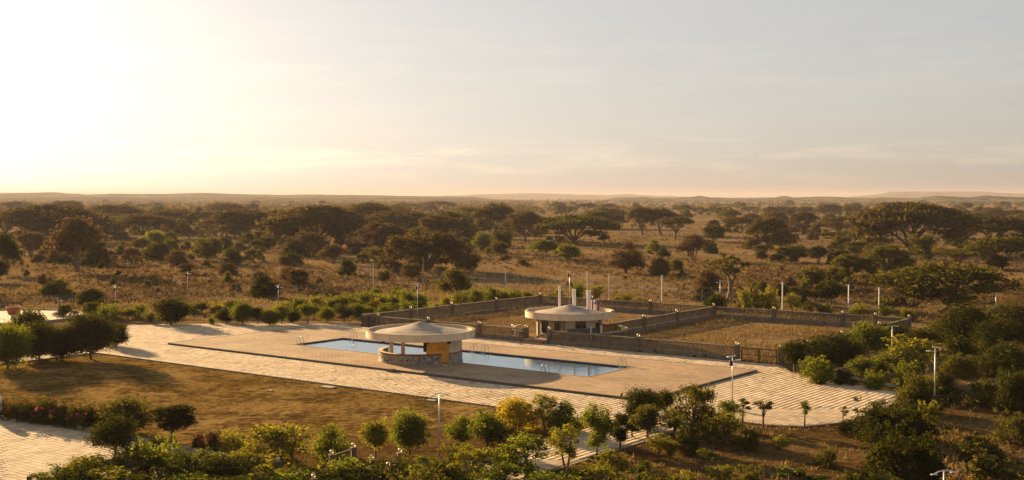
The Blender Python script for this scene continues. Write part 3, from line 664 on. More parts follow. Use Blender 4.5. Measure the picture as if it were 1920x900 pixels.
ladder(PA1 - 1.2, PB1, (0, 1), 'pool ladder at the far right corner of the pool')

def lamp_post(px, pyb, ytop, label, yaw=0.0, base=0.0, zb=0.0, double=False):
    x, y = P(px, pyb, zb); h = (CAM_H - (ytop - 368) * y / F) - zb
    t = thing('solar_lamp_post', label, 'lamp post', (x, y, zb), D(yaw), 'solar lamp posts')
    MB().lathe([(0.06, 0), (0.05, h * 0.6), (0.038, h - 0.02)], 10).build('pole', M['galv'], t, True)
    if base: MB().lathe([(0.2, 0), (0.2, base - 0.05), (0.15, base)], 12).build('base_sleeve', M['dark_metal'], t)
    def panel(dx, tilt):
        c, s_ = math.cos(D(tilt)), math.sin(D(tilt)); mb = MB(); mb.box(-0.34, 0.34, -0.2, 0.2, -0.02, 0.02)
        mb.v = [(dx + u * c, v_, h + 0.06 + u * s_ + ww) for u, v_, ww in mb.v]; p_ = mb.build('solar_panel', M['white'], t)
        mb = MB(); mb.box(-0.31, 0.31, -0.17, 0.17, 0.021, 0.026); mb.v = [(dx + u * c, v_, h + 0.06 + u * s_ + ww) for u, v_, ww in mb.v]; mb.build('cells', M['solar'], p_)
    if double:
        
        for sg, dz in ((-1, -0.22 if double == 2 else 0.0), (1, -0.1)):
            ar = MB().tube([(0, 0, h), (sg * 0.3, 0, h + dz * .3), (sg * 0.62, 0, h + dz)], 0.028, 6).build('arm', M['galv'], t)
            MB().box(min(sg * .34, sg * .68), max(sg * .34, sg * .68), -.06, .06, h + dz * .75 - .05, h + dz * .75 - .01, .01).build('lamp_head', M['galv'], ar)
        return t
    else:
        panel(-0.12, 8)
        hd = MB().tube([(0, 0, h - 0.35), (0.35, 0, h - 0.25), (0.5, 0, h - 0.25)], 0.03, 6).build('arm', M['galv'], t)
        MB().box(0.38, 0.7, -0.1, 0.1, h - 0.3, h - 0.23, 0.02).build('lamp_head', M['white'], hd)
    MB().box(-0.28, -0.06, -0.14, 0.14, h - 0.75, h - 0.3, 0.02).build('battery_box', M['black'], t)
    return t
lamp_post(217, 590, 534, 'solar lamp post behind the dense dark tree at the left of the deck', 15)
lamp_post(352, 562, 509, 'farthest solar lamp post on the left, out in the dry grass', -20)
lamp_post(522, 586, 534, 'solar lamp post rising from the shrub row beside a round bush', 10)
lamp_post(783, 604, 531, 'solar lamp post standing right behind the bar roof tip', 30)
lamp_post(1068, 590, 508, 'solar lamp post behind the kitchen roof among its chimneys', 0)
lamp_post(1350, 578, 525, 'solar lamp post in front of the bare twisted tree', 160)
lamp_post(1373, 768, 667, 'solar lamp post on the right terrace with black box on top', 10, base=0.9)
lamp_post(1672, 697, 609, 'solar lamp post among the shrubs at the right of the yard', 170, base=0.6, double=1)
lamp_post(1752, 781, 650, 'tall near lamp post with dark sleeve, beside the big dark bush', 165, base=1.9)
lamp_post(824, 852, 735, 'slim double-armed lamp post at the near edge of the lawn', 5, double=2)
lamp_post(1768, 1040, 880, 'double-armed lamp post cut off by the bottom edge of the picture', 5, double=2)
lamp_post(108, 606, 558, 'solar lamp post at the rim of the round plaza, far left', 0)

wp = [(700, 538, 492), (948, 541, 503), (1101, 553, 508), (1142, 557, 512), (1241, 565, 515), (1467, 580, 527), (1591, 584, 532), (1648, 589, 537), (1867, 597, 547)]
desc = ['in dry grass left of the giant domed acacia', 'behind the far left end of the yard wall', 'just right of the tallest kitchen chimney', 'second right of the kitchen chimneys', 'alone in the middle of the dry field behind the wall', 'in yellow bushes right of the bare tree', 'left one of the close pair behind the right wall', 'right one of the close pair behind the right wall', 'at the far right among dark trees']
for (px, yb, yt), ds in zip(wp, desc):
    x, y = P(px, yb); h = CAM_H - (yt - 368) * y / F
    t = thing('concrete_pole', 'slim white concrete pole ' + ds, 'pole', (x, y, 0), 0, 'white poles along the boundary')
    MB().box(-.075, .075, -.075, .075, 0, h, .02).build('shaft', M['white'], t); MB().box(-.3, .3, -.05, .05, h - .14, h - .06).build('cross_arm', M['galv'], t)

def crank_fence(label, line, sp, seed):
    pts = [np.array(AB(*q)) for q in line]; t = thing('wire_fence', label, 'fence', (*pts[0], 0)); o0 = pts[0]
    pm = MB().box(-.035, .035, -.035, .035, 0, 1.9).tube([(0, 0, 1.85), (0.28, 0.0, 2.25)], 0.032, 4).mesh('fence_post', M['concrete'])
    wires = MB()
    for A_, B_ in zip(pts[:-1], pts[1:]):
        v = B_ - A_; Ln = float(np.hypot(*v)); n = max(1, int(Ln / sp))
        for i in range(n):
            q = A_ + v * i / n - o0; o = bpy.data.objects.new('fence_post', pm); link(o, t); o.location = (*q, 0); o.rotation_euler = (0, 0, math.atan2(v[1], v[0]) + math.pi / 2)
        for z in (0.4, 0.8, 1.2, 1.6, 1.85): wires.tube([(*(A_ - o0), z), (*(B_ - o0), z)], 0.008, 3)
    wires.build('wires', M['galv'], t)
crank_fence('long wire fence with cranked posts along the garden boundary', [(-128, 6), (-121.5, 29), (-111, 54.5), (-106, 72), (-104, 89), (30, 92.5)], 5.0, 1)
crank_fence('far wire fence with cranked posts beside the dirt track', [(-150, 110.5), (-60, 110.5)], 2.6, 2)

# left plaza planter
x, y = P(25, 589); t = thing('terracotta_planter', 'large round terracotta planter bowl on the bright round plaza', 'planter', (x, y, 0.12))
MB().ring([(0.55, 0), (0.75, 0.05), (1.02, 0.95), (1.12, 1.0), (1.12, 1.12), (0.98, 1.12), (0.9, 0.95), (0.6, 0.15)], 32).build('bowl', M['terracotta'], t)
MB().lathe([(0.9, 0.8), (0.88, 0.92), (0.3, 0.98)], 24).build('soil', M['garden_soil'], t)
for px, py, s_, lab in ((615, 724, .75, 'pale concrete cover slab on the lawn near the terrace edge'), (809, 749, .5, 'small pale slab on the green patch of lawn below the bar'), (507, 731, .3, 'tiny pale slab on green patch at the middle of the lawn')):
    x, y = P(px, py); mb = MB(); mb.box(-s_, s_, -s_ * .6, s_ * .6, 0, 0.12, .02); o = mb.build('cover_slab', M['kerb'], None, loc=(x, y, 0.0), rz=TH); tag(o, lab, 'slab', 'cover slabs on the lawn')
x, y = P(745, 696); o = MB().box(-.35, .35, -.3, .3, 0, .34, .03).build('step_block', M['dark_concrete'], None, loc=(*AB(-29.4, -0.42), 0.1), rz=TH); tag(o, 'small dark step block against the deck edge below the bar', 'step')
# white rounded pillar at the left border, dark railing in the bottom left corner
x, y = P(-7, 783); t = thing('white_pillar', 'white round-topped pillar at the left border beside the flower bed', 'pillar', (x, y, 0.05))
MB().lathe([(0.42, 0), (0.42, 0.12), (0.36, 0.16), (0.36, 0.3)], 20).build('base', M['white'], t); MB().lathe([(0.36, 0.302), (0.46, 0.7), (0.46, 1.5), (0.38, 1.85), (0.2, 2.02), (0.03, 2.06)], 20).build('shaft', M['white'], t, True)
x, y = P(55, 893, 1.1); t = thing('dark_railing', 'dark railing with square post in the bottom left corner', 'railing', (x, y, 0.05), 0)
MB().box(-.12, .12, -.12, .12, 0, 1.2, .03).build('post', M['black'], t); MB().box(-6, -.122, -.04, .04, .9, .98).build('rail', M['black'], t); MB().box(-6, -.122, -.03, .03, .45, .52).build('rail', M['black'], t)
# post lamps with glass globes among the near shrubs
gl = [(545, 827), (663, 830), (622, 843), (697, 852), (521, 856), (635, 871), (728, 866), (750, 840), (588, 888), (711, 888)]
pm = MB().box(-.16, .16, -.16, .16, 0, 1.67, .02).box(-.2, .2, -.2, .2, 1.672, 1.75, .02).mesh('post', M['dark_concrete'])
lm = MB().lathe([(0.05, 1.75), (0.05, 1.79), (0.11, 1.84), (0.145, 1.92), (0.11, 2.0), (0.04, 2.05)], 14).mesh('globe', M['globe'], True)
srt = sorted(range(len(gl)), key=lambda i: gl[i][0])
for r_, i in enumerate(srt):
    x, y = P(*gl[i], 1.9); t = thing('globe_lamp', 'globe lamp on short dark post in near shrubs, %s from left' % ordinal(r_ + 1), 'lamp', (x, y, 0), D(15 * i), 'globe lamps in the near garden')
    for n_, me in (('post', pm), ('globe', lm)): link(bpy.data.objects.new(n_, me), t)
A_ = np.array(P(663, 830, 1.9)); B_ = np.array(P(622, 843, 1.9)); v = B_ - A_
rl = thing('garden_rail', 'short dark rail joining two globe lamp posts near the bottom', 'railing', (*A_, 0), math.atan2(v[1], v[0])); Ln = float(np.hypot(*v))
for z in (1.6, 1.1): MB().box(.17, Ln - .17, -.06, .06, z, z + .09, .01).build('rail', M['dark_concrete'], rl)

# ================================================================== VEGETATION
def leaf_mesh(name, C, Rr, n, size, g, mat, up=0.35, shell=0.4, asp=0.48, wgt=None, zmin=0.02):
    C = np.asarray(C, float); Rr = np.asarray(Rr, float)
    if wgt is None: wgt = np.prod(Rr, 1) ** (2 / 3)
    wgt = np.asarray(wgt) / np.sum(wgt)
    i = g.choice(len(C), n, p=wgt)
    d = g.normal(size=(n, 3)); d /= np.linalg.norm(d, axis=1)[:, None]
    pos = C[i] + d * Rr[i] * (g.uniform(size=(n, 1)) ** shell) * (1 + g.normal(0, 0.16, (n, 1)))
    pos[:, 2] = np.maximum(pos[:, 2], zmin)
    nr = d * 0.7 + g.normal(size=(n, 3)) * 0.55; nr[:, 2] += up; nr /= np.linalg.norm(nr, axis=1)[:, None]
    u = np.cross(nr, g.normal(size=(n, 3))); u /= np.linalg.norm(u, axis=1)[:, None]; v = np.cross(nr, u)
    s = size * np.exp(g.normal(0, 0.42, (n, 1)))
    V = np.stack([pos - u * s * .5, pos + v * s * .5 * asp + u * s * .08, pos + u * s * .5, pos - v * s * .5 * asp + u * s * .08], 1).reshape(-1, 3)
    return fast_mesh(name, V, np.arange(4 * n), 4, mat)
def bez(p0, p1, p2, n=5):
    t = np.linspace(0, 1, n)[:, None]; p0, p1, p2 = map(np.array, (p0, p1, p2))
    return (1 - t) ** 2 * p0 + 2 * t * (1 - t) * p1 + t ** 2 * p2
PROTO = {}
def reg(kind, trunk, crown, H, W): PROTO.setdefault(kind, []).append((trunk, crown, H, W))
def mk_acacia(kind, seed, H=10., W=16., dome=0.30, fork=0.2, npad=26, nl=7500, thick=0.065, low=0.0):
    g = np.random.default_rng(seed); tb = MB(); R_ = W / 2
    lean = g.normal(0, 0.05, 2) * H; hf = fork * H
    tr = W * 0.024
    tb.tube([(0, 0, -0.2), (lean[0] * .3, lean[1] * .3, hf * .5), (lean[0], lean[1], hf)], [tr * 1.35, tr, tr * 0.92], 8)
    C, Rd = [], []
    nb = 6
    zt = lambda r: H * (1 - thick) - dome * H * (r / R_) ** 2
    for k in range(nb):
        az = 2 * math.pi * k / nb + g.uniform(-.35, .35); rr = R_ * g.uniform(.45, .8)
        end = np.array((rr * math.cos(az), rr * math.sin(az), zt(rr) - H * .07))
        mid = np.array((lean[0] + rr * .32 * math.cos(az), lean[1] + rr * .32 * math.sin(az), hf + (end[2] - hf) * g.uniform(.5, .72)))
        pth = bez((lean[0], lean[1], hf * .9), mid, end, 6); tb.tube(pth, np.linspace(tr * .62, tr * .16, 6), 6)
        C.append(end + (0, 0, H * .03)); Rd.append((W * .17, W * .17, H * thick * 1.3))
        for j in range(3):
            az2 = az + g.uniform(-.6, .6); r2 = R_ * g.uniform(.25, .92); e2 = np.array((r2 * math.cos(az2), r2 * math.sin(az2), zt(r2) - H * .05))
            s_ = pth[2 + j % 3]; tb.tube(bez(s_, (s_ + e2) / 2 + (0, 0, -H * .02), e2, 4), np.linspace(tr * .3, tr * .08, 4), 5)
            C.append(e2 + (0, 0, H * .035)); Rd.append((W * g.uniform(.11, .17),) * 2 + (H * thick * g.uniform(.8, 1.2),))
    for k in range(npad):
        r = R_ * 0.92 * math.sqrt(g.uniform()); az = g.uniform(0, 2 * math.pi); z = zt(r) + g.normal(0, H * .022)
        if low and g.uniform() < low: z -= H * g.uniform(.1, .5) * (r / R_) ; 
        C.append((r * math.cos(az) + lean[0] * .5, r * math.sin(az) + lean[1] * .5, z)); q = W * g.uniform(.08, .15); Rd.append((q, q, H * thick * g.uniform(.8, 1.5)))
    reg(kind, tb.mesh('trunk', M['bark']), leaf_mesh('crown', C, Rd, nl, W * 0.026, g, M['leaf_acacia'], 0.5, 0.5), H, W)
for k in range(3): mk_acacia('acacia', 100 + k, 10, 16, .40, .16, 40, 13000, .085, .45)
for k in range(2): mk_acacia('acacia', 110 + k, 10, 14, .50, .2, 44, 13000, .10, .6)
for k in range(2): mk_acacia('acacia_flat', 120 + k, 10, 15, .22, .3, 26, 9000, .07, .15)
for k in range(2): mk_acacia('acacia_giant', 130 + k, 13, 26, .42, .10, 84, 24000, .075, .35)
def mk_dome(kind, seed, H=10., W=18., nl=21000):
    g = np.random.default_rng(seed); tb = MB(); R_ = W / 2; C, Rd = [], []
    tr = W * .026
    for k in range(4):
        az = g.uniform(0, 6.28); rr = R_ * g.uniform(.3, .7); e = np.array((rr * math.cos(az), rr * math.sin(az), H * .72))
        tb.tube(bez((g.normal(0, .3), g.normal(0, .3), -.2), (rr * .25 * math.cos(az), rr * .25 * math.sin(az), H * .5), e, 7), np.linspace(tr, tr * .2, 7), 7)
    for k in range(95):
        u = g.uniform(0.0, 1) ** 1.25; el = math.asin(min(1, u * .98 + .02)); az = g.uniform(0, 6.28); f_ = g.uniform(.86, 1.0)
        C.append((R_ * .9 * f_ * math.cos(el) * math.cos(az), R_ * .9 * f_ * math.cos(el) * math.sin(az), H * (.07 + .83 * f_ * math.sin(el)))); q = W * g.uniform(.055, .10); Rd.append((q, q, H * g.uniform(.06, .11)))
    for k in range(18):
        r = R_ * .6 * math.sqrt(g.uniform()); az = g.uniform(0, 6.28); C.append((r * math.cos(az), r * math.sin(az), H * g.uniform(.55, .8))); Rd.append((W * .09, W * .09, H * .09))
    reg(kind, tb.mesh('trunk', M['bark']), leaf_mesh('crown', C, Rd, nl, W * .022, g, M['leaf_acacia'], .3, .45), H, W)
for k in range(2): mk_dome('dome', 140 + k)
def mk_bush(kind, seed, H=3., W=4., n=14, nl=2400, lf=0.2, mat='leaf_dark', trunk=False, spiky=0.0, sparse=.42):
    g = np.random.default_rng(seed); C, Rd = [], []
    for k in range(n):
        az = g.uniform(0, 6.28); u = g.uniform(0, 1) ** 1.2; r = W / 2 * .68 * math.sqrt(1 - u * u) * g.uniform(.6, 1.05); z = H * (.14 + .62 * u)
        C.append((r * math.cos(az), r * math.sin(az), z)); q = W * g.uniform(.15, .24) * min(1, (20 / n) ** .4); Rd.append((q, q, H * g.uniform(.17, .25)))
    tb = MB()
    for k in range(5 if not trunk else 7):
        c = np.array(C[k]); tb.tube([(0.04 * g.normal(), .04 * g.normal(), -.1), c * (.35, .35, .5), c], [W * .018, W * .012, W * .004], 5)
    for k in range(int(14 * spiky)):
        az = g.uniform(0, 6.28); e = np.array((W * .52 * math.cos(az) * g.uniform(.3, 1), W * .52 * math.sin(az) * g.uniform(.3, 1), H * g.uniform(.75, 1.12))); C.append(e * .9); Rd.append((W * .05, W * .05, H * .09))
    reg(kind, tb.mesh('stems', M['bark']), leaf_mesh('foliage', C, Rd, nl, lf, g, M[mat], .3, sparse), H, W)
for k in range(4): mk_bush('bush', 200 + k, 3, 4, 20, 5200, .19)
for k in range(2): mk_bush('big_bush', 205 + k, 4, 8, 60, 16000, .2, spiky=2.5)
for k in range(3): mk_bush('scrub', 210 + k, 2, 2.6, 12, 1500, .2, 'leaf_olive', spiky=.7)
for k in range(4): mk_bush('shrub', 220 + k, 2.2, 2.8, 20, 7000, .10, 'leaf_green', spiky=2.2)
for k in range(2): mk_bush('ball', 230 + k, 2.2, 2.6, 28, 7000, .095, 'leaf_gold', sparse=.25)
def mk_tree(kind, seed, H=4., W=2.8, ct=.24, n=22, nl=8000, lf=.115, mat='leaf_green', sparse=.42, stems=1, ragged=.0):
    """garden tree: thin trunk(s), branches and a clumped crown from ct*H upward"""
    g = np.random.default_rng(seed); C, Rd = [], []; tb = MB()
    zc = H * (1 + ct) / 2; hz = H * (1 - ct) / 2
    for k in range(n):
        d = g.normal(size=3); d /= np.linalg.norm(d); f_ = g.uniform(.3, .72) + ragged * g.uniform(0, .3)
        C.append((d[0] * W / 2 * f_, d[1] * W / 2 * f_, zc + d[2] * hz * f_)); q = W * g.uniform(.18, .28) * (1 - ragged * .45); Rd.append((q, q, q * g.uniform(.7, 1.1)))
    tr = .022 * H
    for s_ in range(stems):
        off = g.normal(0, .12 * (stems - 1), 2); top = np.array((off[0] * 2, off[1] * 2, zc + hz * .5))
        base = np.array((off[0] * .5, off[1] * .5, -.1)); m_ = (base + top) / 2 + (*g.normal(0, .06, 2), 0)
        pth = bez(base, m_, top, 6); tb.tube(pth, np.linspace(tr, tr * .25, 6), 6)
        for k in range(s_, n, stems):
            s0 = pth[2 + k % 4]
            if C[k][2] > s0[2] - .2 * H: tb.tube(bez(s0, (s0 + np.array(C[k])) / 2 + (0, 0, .05 * H), C[k], 3), [tr * .4, tr * .25, tr * .1], 4)
    reg(kind, tb.mesh('trunk', M['bark_pale']), leaf_mesh('crown', C, Rd, nl, lf, g, M[mat], .3, sparse), H, W)
for k in range(5): mk_tree('garden', 300 + k, 4, 2.8, [.24, .1, .16, .08, .3][k])
for k in range(3): mk_tree('garden_dense', 310 + k, 4.5, 4.2, .04, 36, 17000, .135, 'leaf_dark')
for k in range(4): mk_tree('airy', 320 + k, 4.2, 2.8, .10, 40, 6000, .105, 'leaf_yellow', .7, 2, .8)
for k in range(3): mk_tree('sapling', 330 + k, 2.8, 1.1, .35, 9, 900, .11, 'leaf_green', .6, 1, .5)
for k in range(2): mk_tree('column', 340 + k, 4.2, 1.5, .12, 20, 7000, .11, 'leaf_dark')
for k in range(3): mk_tree('savanna_tree', 350 + k, 6, 6, .16, 26, 6000, .27, 'leaf_olive', .5, 3, .5)
def mk_bare(kind, seed, H=10., W=11.):
    g = np.random.default_rng(seed); tb = MB(); C, Rd = [], []
    def grow(p, d, ln, r, lvl):
        e = p + d * ln; m_ = (p + e) / 2 + g.normal(0, .08 * ln, 3); tb.tube(bez(p, m_, e, 4), np.linspace(r, r * .62, 4), 6 if lvl < 2 else 4)
        if lvl >= 4: C.append(e); Rd.append((.55, .55, .4)); return
        for k in range(3 if lvl < 3 else 2):
            q = d + g.normal(0, .55, 3); q[2] = q[2] * .7 + .12; q /= np.linalg.norm(q); grow(e, q, ln * g.uniform(.6, .82), r * .6, lvl + 1)
    grow(np.array((0, 0, -.2)), np.array((.12, 0, 1.)), H * .3, .42, 0)
    reg(kind, tb.mesh('trunk', M['bark_pale']), leaf_mesh('crown', C, Rd, 2600, .26, g, M['leaf_olive'], .3, .7), H, W)
mk_bare('bare', 360)

vr = np.random.default_rng(11)
CATS = {'acacia': 'tree', 'acacia_flat': 'tree', 'acacia_giant': 'tree', 'dome': 'tree', 'bush': 'bush', 'big_bush': 'bush', 'scrub': 'bush', 'shrub': 'shrub', 'ball': 'shrub', 'garden': 'tree', 'garden_dense': 'tree', 'airy': 'tree', 'sapling': 'sapling', 'column': 'tree', 'savanna_tree': 'tree', 'bare': 'tree'}
NAMES = {'acacia': 'umbrella_acacia', 'acacia_flat': 'flat_topped_acacia', 'acacia_giant': 'umbrella_acacia', 'dome': 'domed_acacia', 'bush': 'round_bush', 'big_bush': 'round_bush', 'scrub': 'thorn_scrub', 'shrub': 'garden_shrub', 'ball': 'clipped_shrub', 'garden': 'garden_tree', 'garden_dense': 'garden_tree', 'airy': 'young_tree', 'sapling': 'sapling', 'column': 'column_tree', 'savanna_tree': 'savanna_tree', 'bare': 'bare_tree'}
COUNT = {}
def plant_at(kind, x, y, h, wd, label, group=None, mat=None, var=None, yaw=None):
    ps = PROTO[kind]; i = COUNT.get(kind, 0) if var is None else var; COUNT[kind] = COUNT.get(kind, 0) + 1
    tr, cr, H, W = ps[i % len(ps)]
    t = thing(NAMES[kind], label, CATS[kind], (x, y, 0), vr.uniform(0, 6.28) if yaw is None else yaw, group)
    t.scale = (wd / W, wd / W, h / H)
    for me in (tr, cr):
        o = bpy.data.objects.new(me.name.split('.')[0], me); link(o, t)
        if mat and me is cr:
            o.material_slots[0].link = 'OBJECT'; o.material_slots[0].material = M[mat]
    return t
def plant(kind, px, yb, yt, wpx, label, mat=None, group=None, var=None):
    x, y = P(px, yb); wpx *= 1.12 if yb < 560 else 1.26; h = max(0.3, CAM_H - (yt - 368) * y / F); wd = wpx * y / F
    return plant_at(kind, x, y, h, wd, label, group, mat, var)
# ---- acacias and bushes of the savanna that one can pick out
big = [
 ('savanna_tree', 145, 508, 404, 112, 'tall reddish acacia with slim trunk standing out at the far left', 'leaf_tan'),
 ('acacia_giant', 95, 452, 383, 175, 'broad dark acacia mass behind the reddish tree at far left', None),
 ('acacia', 5, 446, 392, 110, 'dark acacia cut by the left picture edge', None),
 ('acacia', 30, 401, 376, 66, 'hazy acacia nearest the left edge on the skyline', None),
 ('acacia', 122, 406, 374, 66, 'hazy acacia on the left skyline behind the dark mass', None),
 ('acacia', 212, 424, 381, 115, 'wide low acacia right of the left dark mass', None),
 ('acacia', 190, 436, 404, 64, 'olive acacia tucked right of the reddish tree', 'leaf_olive'),
 ('acacia', 272, 446, 398, 110, 'wide dark acacia above the bright green bushes at left', None),
 ('acacia', 330, 430, 390, 95, 'dark acacia right behind the bright green bushes', None),
 ('acacia_flat', 388, 432, 394, 76, 'flat-topped acacia with pale trunk left of centre-left', None),
 ('acacia', 455, 446, 388, 110, 'broad dark acacia left of the large central acacia group', None),
 ('acacia', 425, 412, 378, 80, 'hazy wide acacia on the skyline, left of centre', None),
 ('savanna_tree', 292, 464, 430, 54, 'bright green leafy tree in the left savanna', 'leaf_green'),
 ('bush', 300, 488, 452, 80, 'dark sloping bush below the bright green tree', 'leaf_dark'),
 ('savanna_tree', 388, 490, 440, 64, 'dark spreading bush tree casting shadow, left savanna', None),
 ('bush', 422, 466, 441, 36, 'small dark bush right of the dark spreading bush tree', 'leaf_dark'),
 ('savanna_tree', 8, 512, 434, 62, 'dark green tree cut by left edge, lower savanna', 'leaf_dark'),
 ('savanna_tree', 58, 480, 430, 62, 'brown bush tree between left edge and reddish tree', 'leaf_tan'),
 ('savanna_tree', 176, 494, 438, 56, 'green bush tree touching the reddish tall acacia', 'leaf_olive'),
 ('acacia_flat', 440, 447, 418, 52, 'small flat green acacia before the central group', 'leaf_olive'),
 ('acacia_flat', 355, 447, 429, 50, 'low flat-crowned olive acacia, left savanna', 'leaf_olive'),
 ('bush', 107, 556, 519, 60, 'large round dark bush in dry grass at far left', 'leaf_dark'),
 ('bush', 498, 556, 508, 58, 'round dark bush in dry grass beside lamp post', 'leaf_dark'),
 ('bush', 853, 547, 500, 64, 'round olive bush in dry grass left of the yard wall', 'leaf_olive'),
 ('dome', 528, 464, 413, 80, 'light tan rounded acacia at left of the central group', 'leaf_olive'),
 ('acacia_giant', 592, 464, 384, 175, 'large layered umbrella acacia in the centre-left', None),
 ('acacia', 690, 438, 376, 110, 'tall umbrella acacia topping the central group', None),
 ('acacia', 748, 446, 391, 120, 'umbrella acacia just right of the central top', None),
 ('dome', 828, 458, 396, 125, 'sloping dark acacia behind the giant domed one', None),
 ('dome', 715, 474, 412, 125, 'brown rounded acacia left of the giant domed one', 'leaf_tan'),
 ('dome', 802, 510, 424, 190, 'giant weeping domed acacia, nearest of the central group', None),
 ('savanna_tree', 625, 494, 456, 52, 'tan feathery bush tree below the central group', 'leaf_tan'),
 ('dome', 575, 480, 430, 95, 'brown undergrowth tree below the layered umbrella acacia', 'leaf_tan'),
 ('bush', 652, 516, 480, 42, 'dark bush left of the giant domed acacia', 'leaf_dark'),
 ('bush', 545, 497, 469, 52, 'dark low bush at left below the central group', 'leaf_dark'),
 ('acacia', 928, 446, 378, 80, 'leaning acacia with tall bare trunk right of centre group', None),
 ('acacia', 880, 420, 386, 64, 'hazy acacia behind the leaning one', None),
 ('acacia_flat', 820, 400, 376, 56, 'hazy flat acacia on the central skyline', None),
 ('acacia_flat', 770, 399, 381, 40, 'small hazy acacia on the skyline above the sloping one', None),
 ('savanna_tree', 902, 472, 434, 42, 'green bush tree right of the giant domed acacia', 'leaf_green'),
 ('savanna_tree', 943, 474, 428, 44, 'dark green bush tree below the leaning acacia', 'leaf_dark'),
 ('acacia', 985, 454, 392, 84, 'dark acacia left of the classic umbrella acacia', None),
 ('acacia_giant', 1080, 456, 402, 152, 'classic wide umbrella acacia with fanned pale limbs', 'leaf_olive'),
 ('acacia', 1138, 428, 388, 100, 'umbrella acacia behind the classic one to its right', None),
 ('acacia', 1205, 440, 384, 60, 'left crown of the twin acacia in mid savanna', None),
 ('acacia', 1240, 440, 388, 62, 'right crown of the twin acacia in mid savanna', None),
 ('acacia_flat', 1266, 449, 404, 66, 'flat-topped acacia right of the twin acacia', None),
 ('acacia', 1100, 398, 379, 40, 'small skyline acacia above the classic umbrella acacia', None),
 ('acacia', 1142, 399, 380, 42, 'small skyline acacia right above the classic one', None),
 ('acacia', 1066, 400, 385, 34, 'tiny hazy acacia left on the right-hand plain', None),
 ('acacia', 1280, 402, 383, 34, 'small acacia on the open plain right of centre', None),
 ('acacia', 1312, 402, 387, 34, 'small dark acacia on the open plain', None),
 ('acacia_flat', 1346, 392, 382, 24, 'tiny flat acacia far out on the open plain', None),
 ('acacia_flat', 1405, 400, 386, 28, 'small flat acacia alone on the right plain', None),
 ('savanna_tree', 1020, 484, 448, 62, 'bright green leafy tree, left of a pair in mid savanna', 'leaf_green'),
 ('savanna_tree', 1066, 492, 455, 62, 'bright green leafy tree, right of a pair in mid savanna', 'leaf_green'),
 ('bush', 1226, 467, 447, 30, 'small bright green bush in mid savanna', 'leaf_green'),
 ('bush', 1243, 482, 459, 26, 'small dark bush below the bright green one', 'leaf_dark'),
 ('savanna_tree', 1173, 512, 462, 76, 'tan feathery bush tree behind the kitchen', 'leaf_tan'),
 ('savanna_tree', 1300, 488, 438, 64, 'tan rounded bush tree in the right mid savanna', 'leaf_tan'),
 ('bare', 1365, 560, 462, 115, 'half-bare twisted tree with forked pale trunk behind yard', None),
 ('acacia', 1388, 436, 404, 70, 'flat brown acacia on the right mid plain', None),
 ('savanna_tree', 1338, 454, 420, 52, 'dark leafy tree in the right mid savanna', 'leaf_dark'),
 ('dome', 1440, 466, 400, 90, 'dark domed acacia left of the giant right acacia', None),
 ('bush', 1321, 563, 534, 46, 'dark round bush behind the yard, left of two', 'leaf_dark'),
 ('bush', 1345, 579, 546, 46, 'dark round bush behind the yard, right of two', 'leaf_dark'),
 ('acacia_giant', 1712, 474, 378, 205, 'giant multi-stemmed umbrella acacia at the right, tallest of all', None),
 ('acacia', 1462, 404, 385, 44, 'skyline acacia left of two on the right plain', None),
 ('acacia', 1512, 406, 386, 46, 'skyline acacia in the middle of the right plain', None),
 ('acacia', 1556, 408, 381, 54, 'taller skyline acacia left of the giant right one', None),
 ('acacia', 1622, 412, 388, 50, 'hazy acacia peeping left behind the giant right one', None),
 ('acacia', 1792, 412, 389, 56, 'hazy acacia right behind the giant right one', None),
 ('acacia', 1862, 414, 389, 46, 'hazy skyline acacia near the right edge', None),
 ('acacia', 1902, 414, 391, 46, 'last hazy skyline acacia at the right edge', None),
 ('acacia', 1578, 446, 403, 100, 'dark acacia left below the giant right one', None),
 ('acacia_flat', 1592, 470, 431, 110, 'flat green-topped acacia under the giant right one', 'leaf_olive'),
 ('dome', 1662, 508, 454, 104, 'domed olive acacia with golden rim at right', 'leaf_olive'),
 ('dome', 1594, 532, 469, 96, 'dark domed tree left of the golden-rimmed dome', 'leaf_olive'),
 ('savanna_tree', 1522, 542, 494, 52, 'small dark tree in dry grass right of bare tree', 'leaf_olive'),
 ('savanna_tree', 1534, 494, 459, 42, 'small dark bushy tree above the one near the poles', 'leaf_dark'),
 ('acacia', 1762, 588, 488, 205, 'large near olive acacia with feathery crown at right', 'leaf_olive'),
 ('acacia_giant', 1862, 462, 402, 140, 'dark acacia mass right of the giant one', None),
 ('acacia', 1878, 506, 438, 120, 'dark umbrella acacia at the right edge', 'leaf_olive'),
 ('acacia_flat', 1798, 500, 463, 90, 'flat olive acacia right of the golden-rimmed dome', 'leaf_olive'),
 ('garden_dense', 1815, 658, 566, 100, 'dense dark tree with two trunks at the right', 'leaf_dark'),
 ('garden_dense', 1898, 640, 552, 84, 'dense olive tree at right edge behind the pole', 'leaf_olive'),
 ('big_bush', 1894, 705, 636, 100, 'big dark bush at the right edge, upper of three', 'leaf_dark'),
 ('big_bush', 1905, 770, 688, 84, 'big dark bush at the right edge, middle of three', 'leaf_dark'),
 ('shrub', 1900, 828, 772, 76, 'olive shrub at the right edge, lowest of three', 'leaf_olive'),
]
for k_, px, yb, yt, wp_, lab, mt in big: plant(k_, px, yb, yt, wp_, lab, mt)
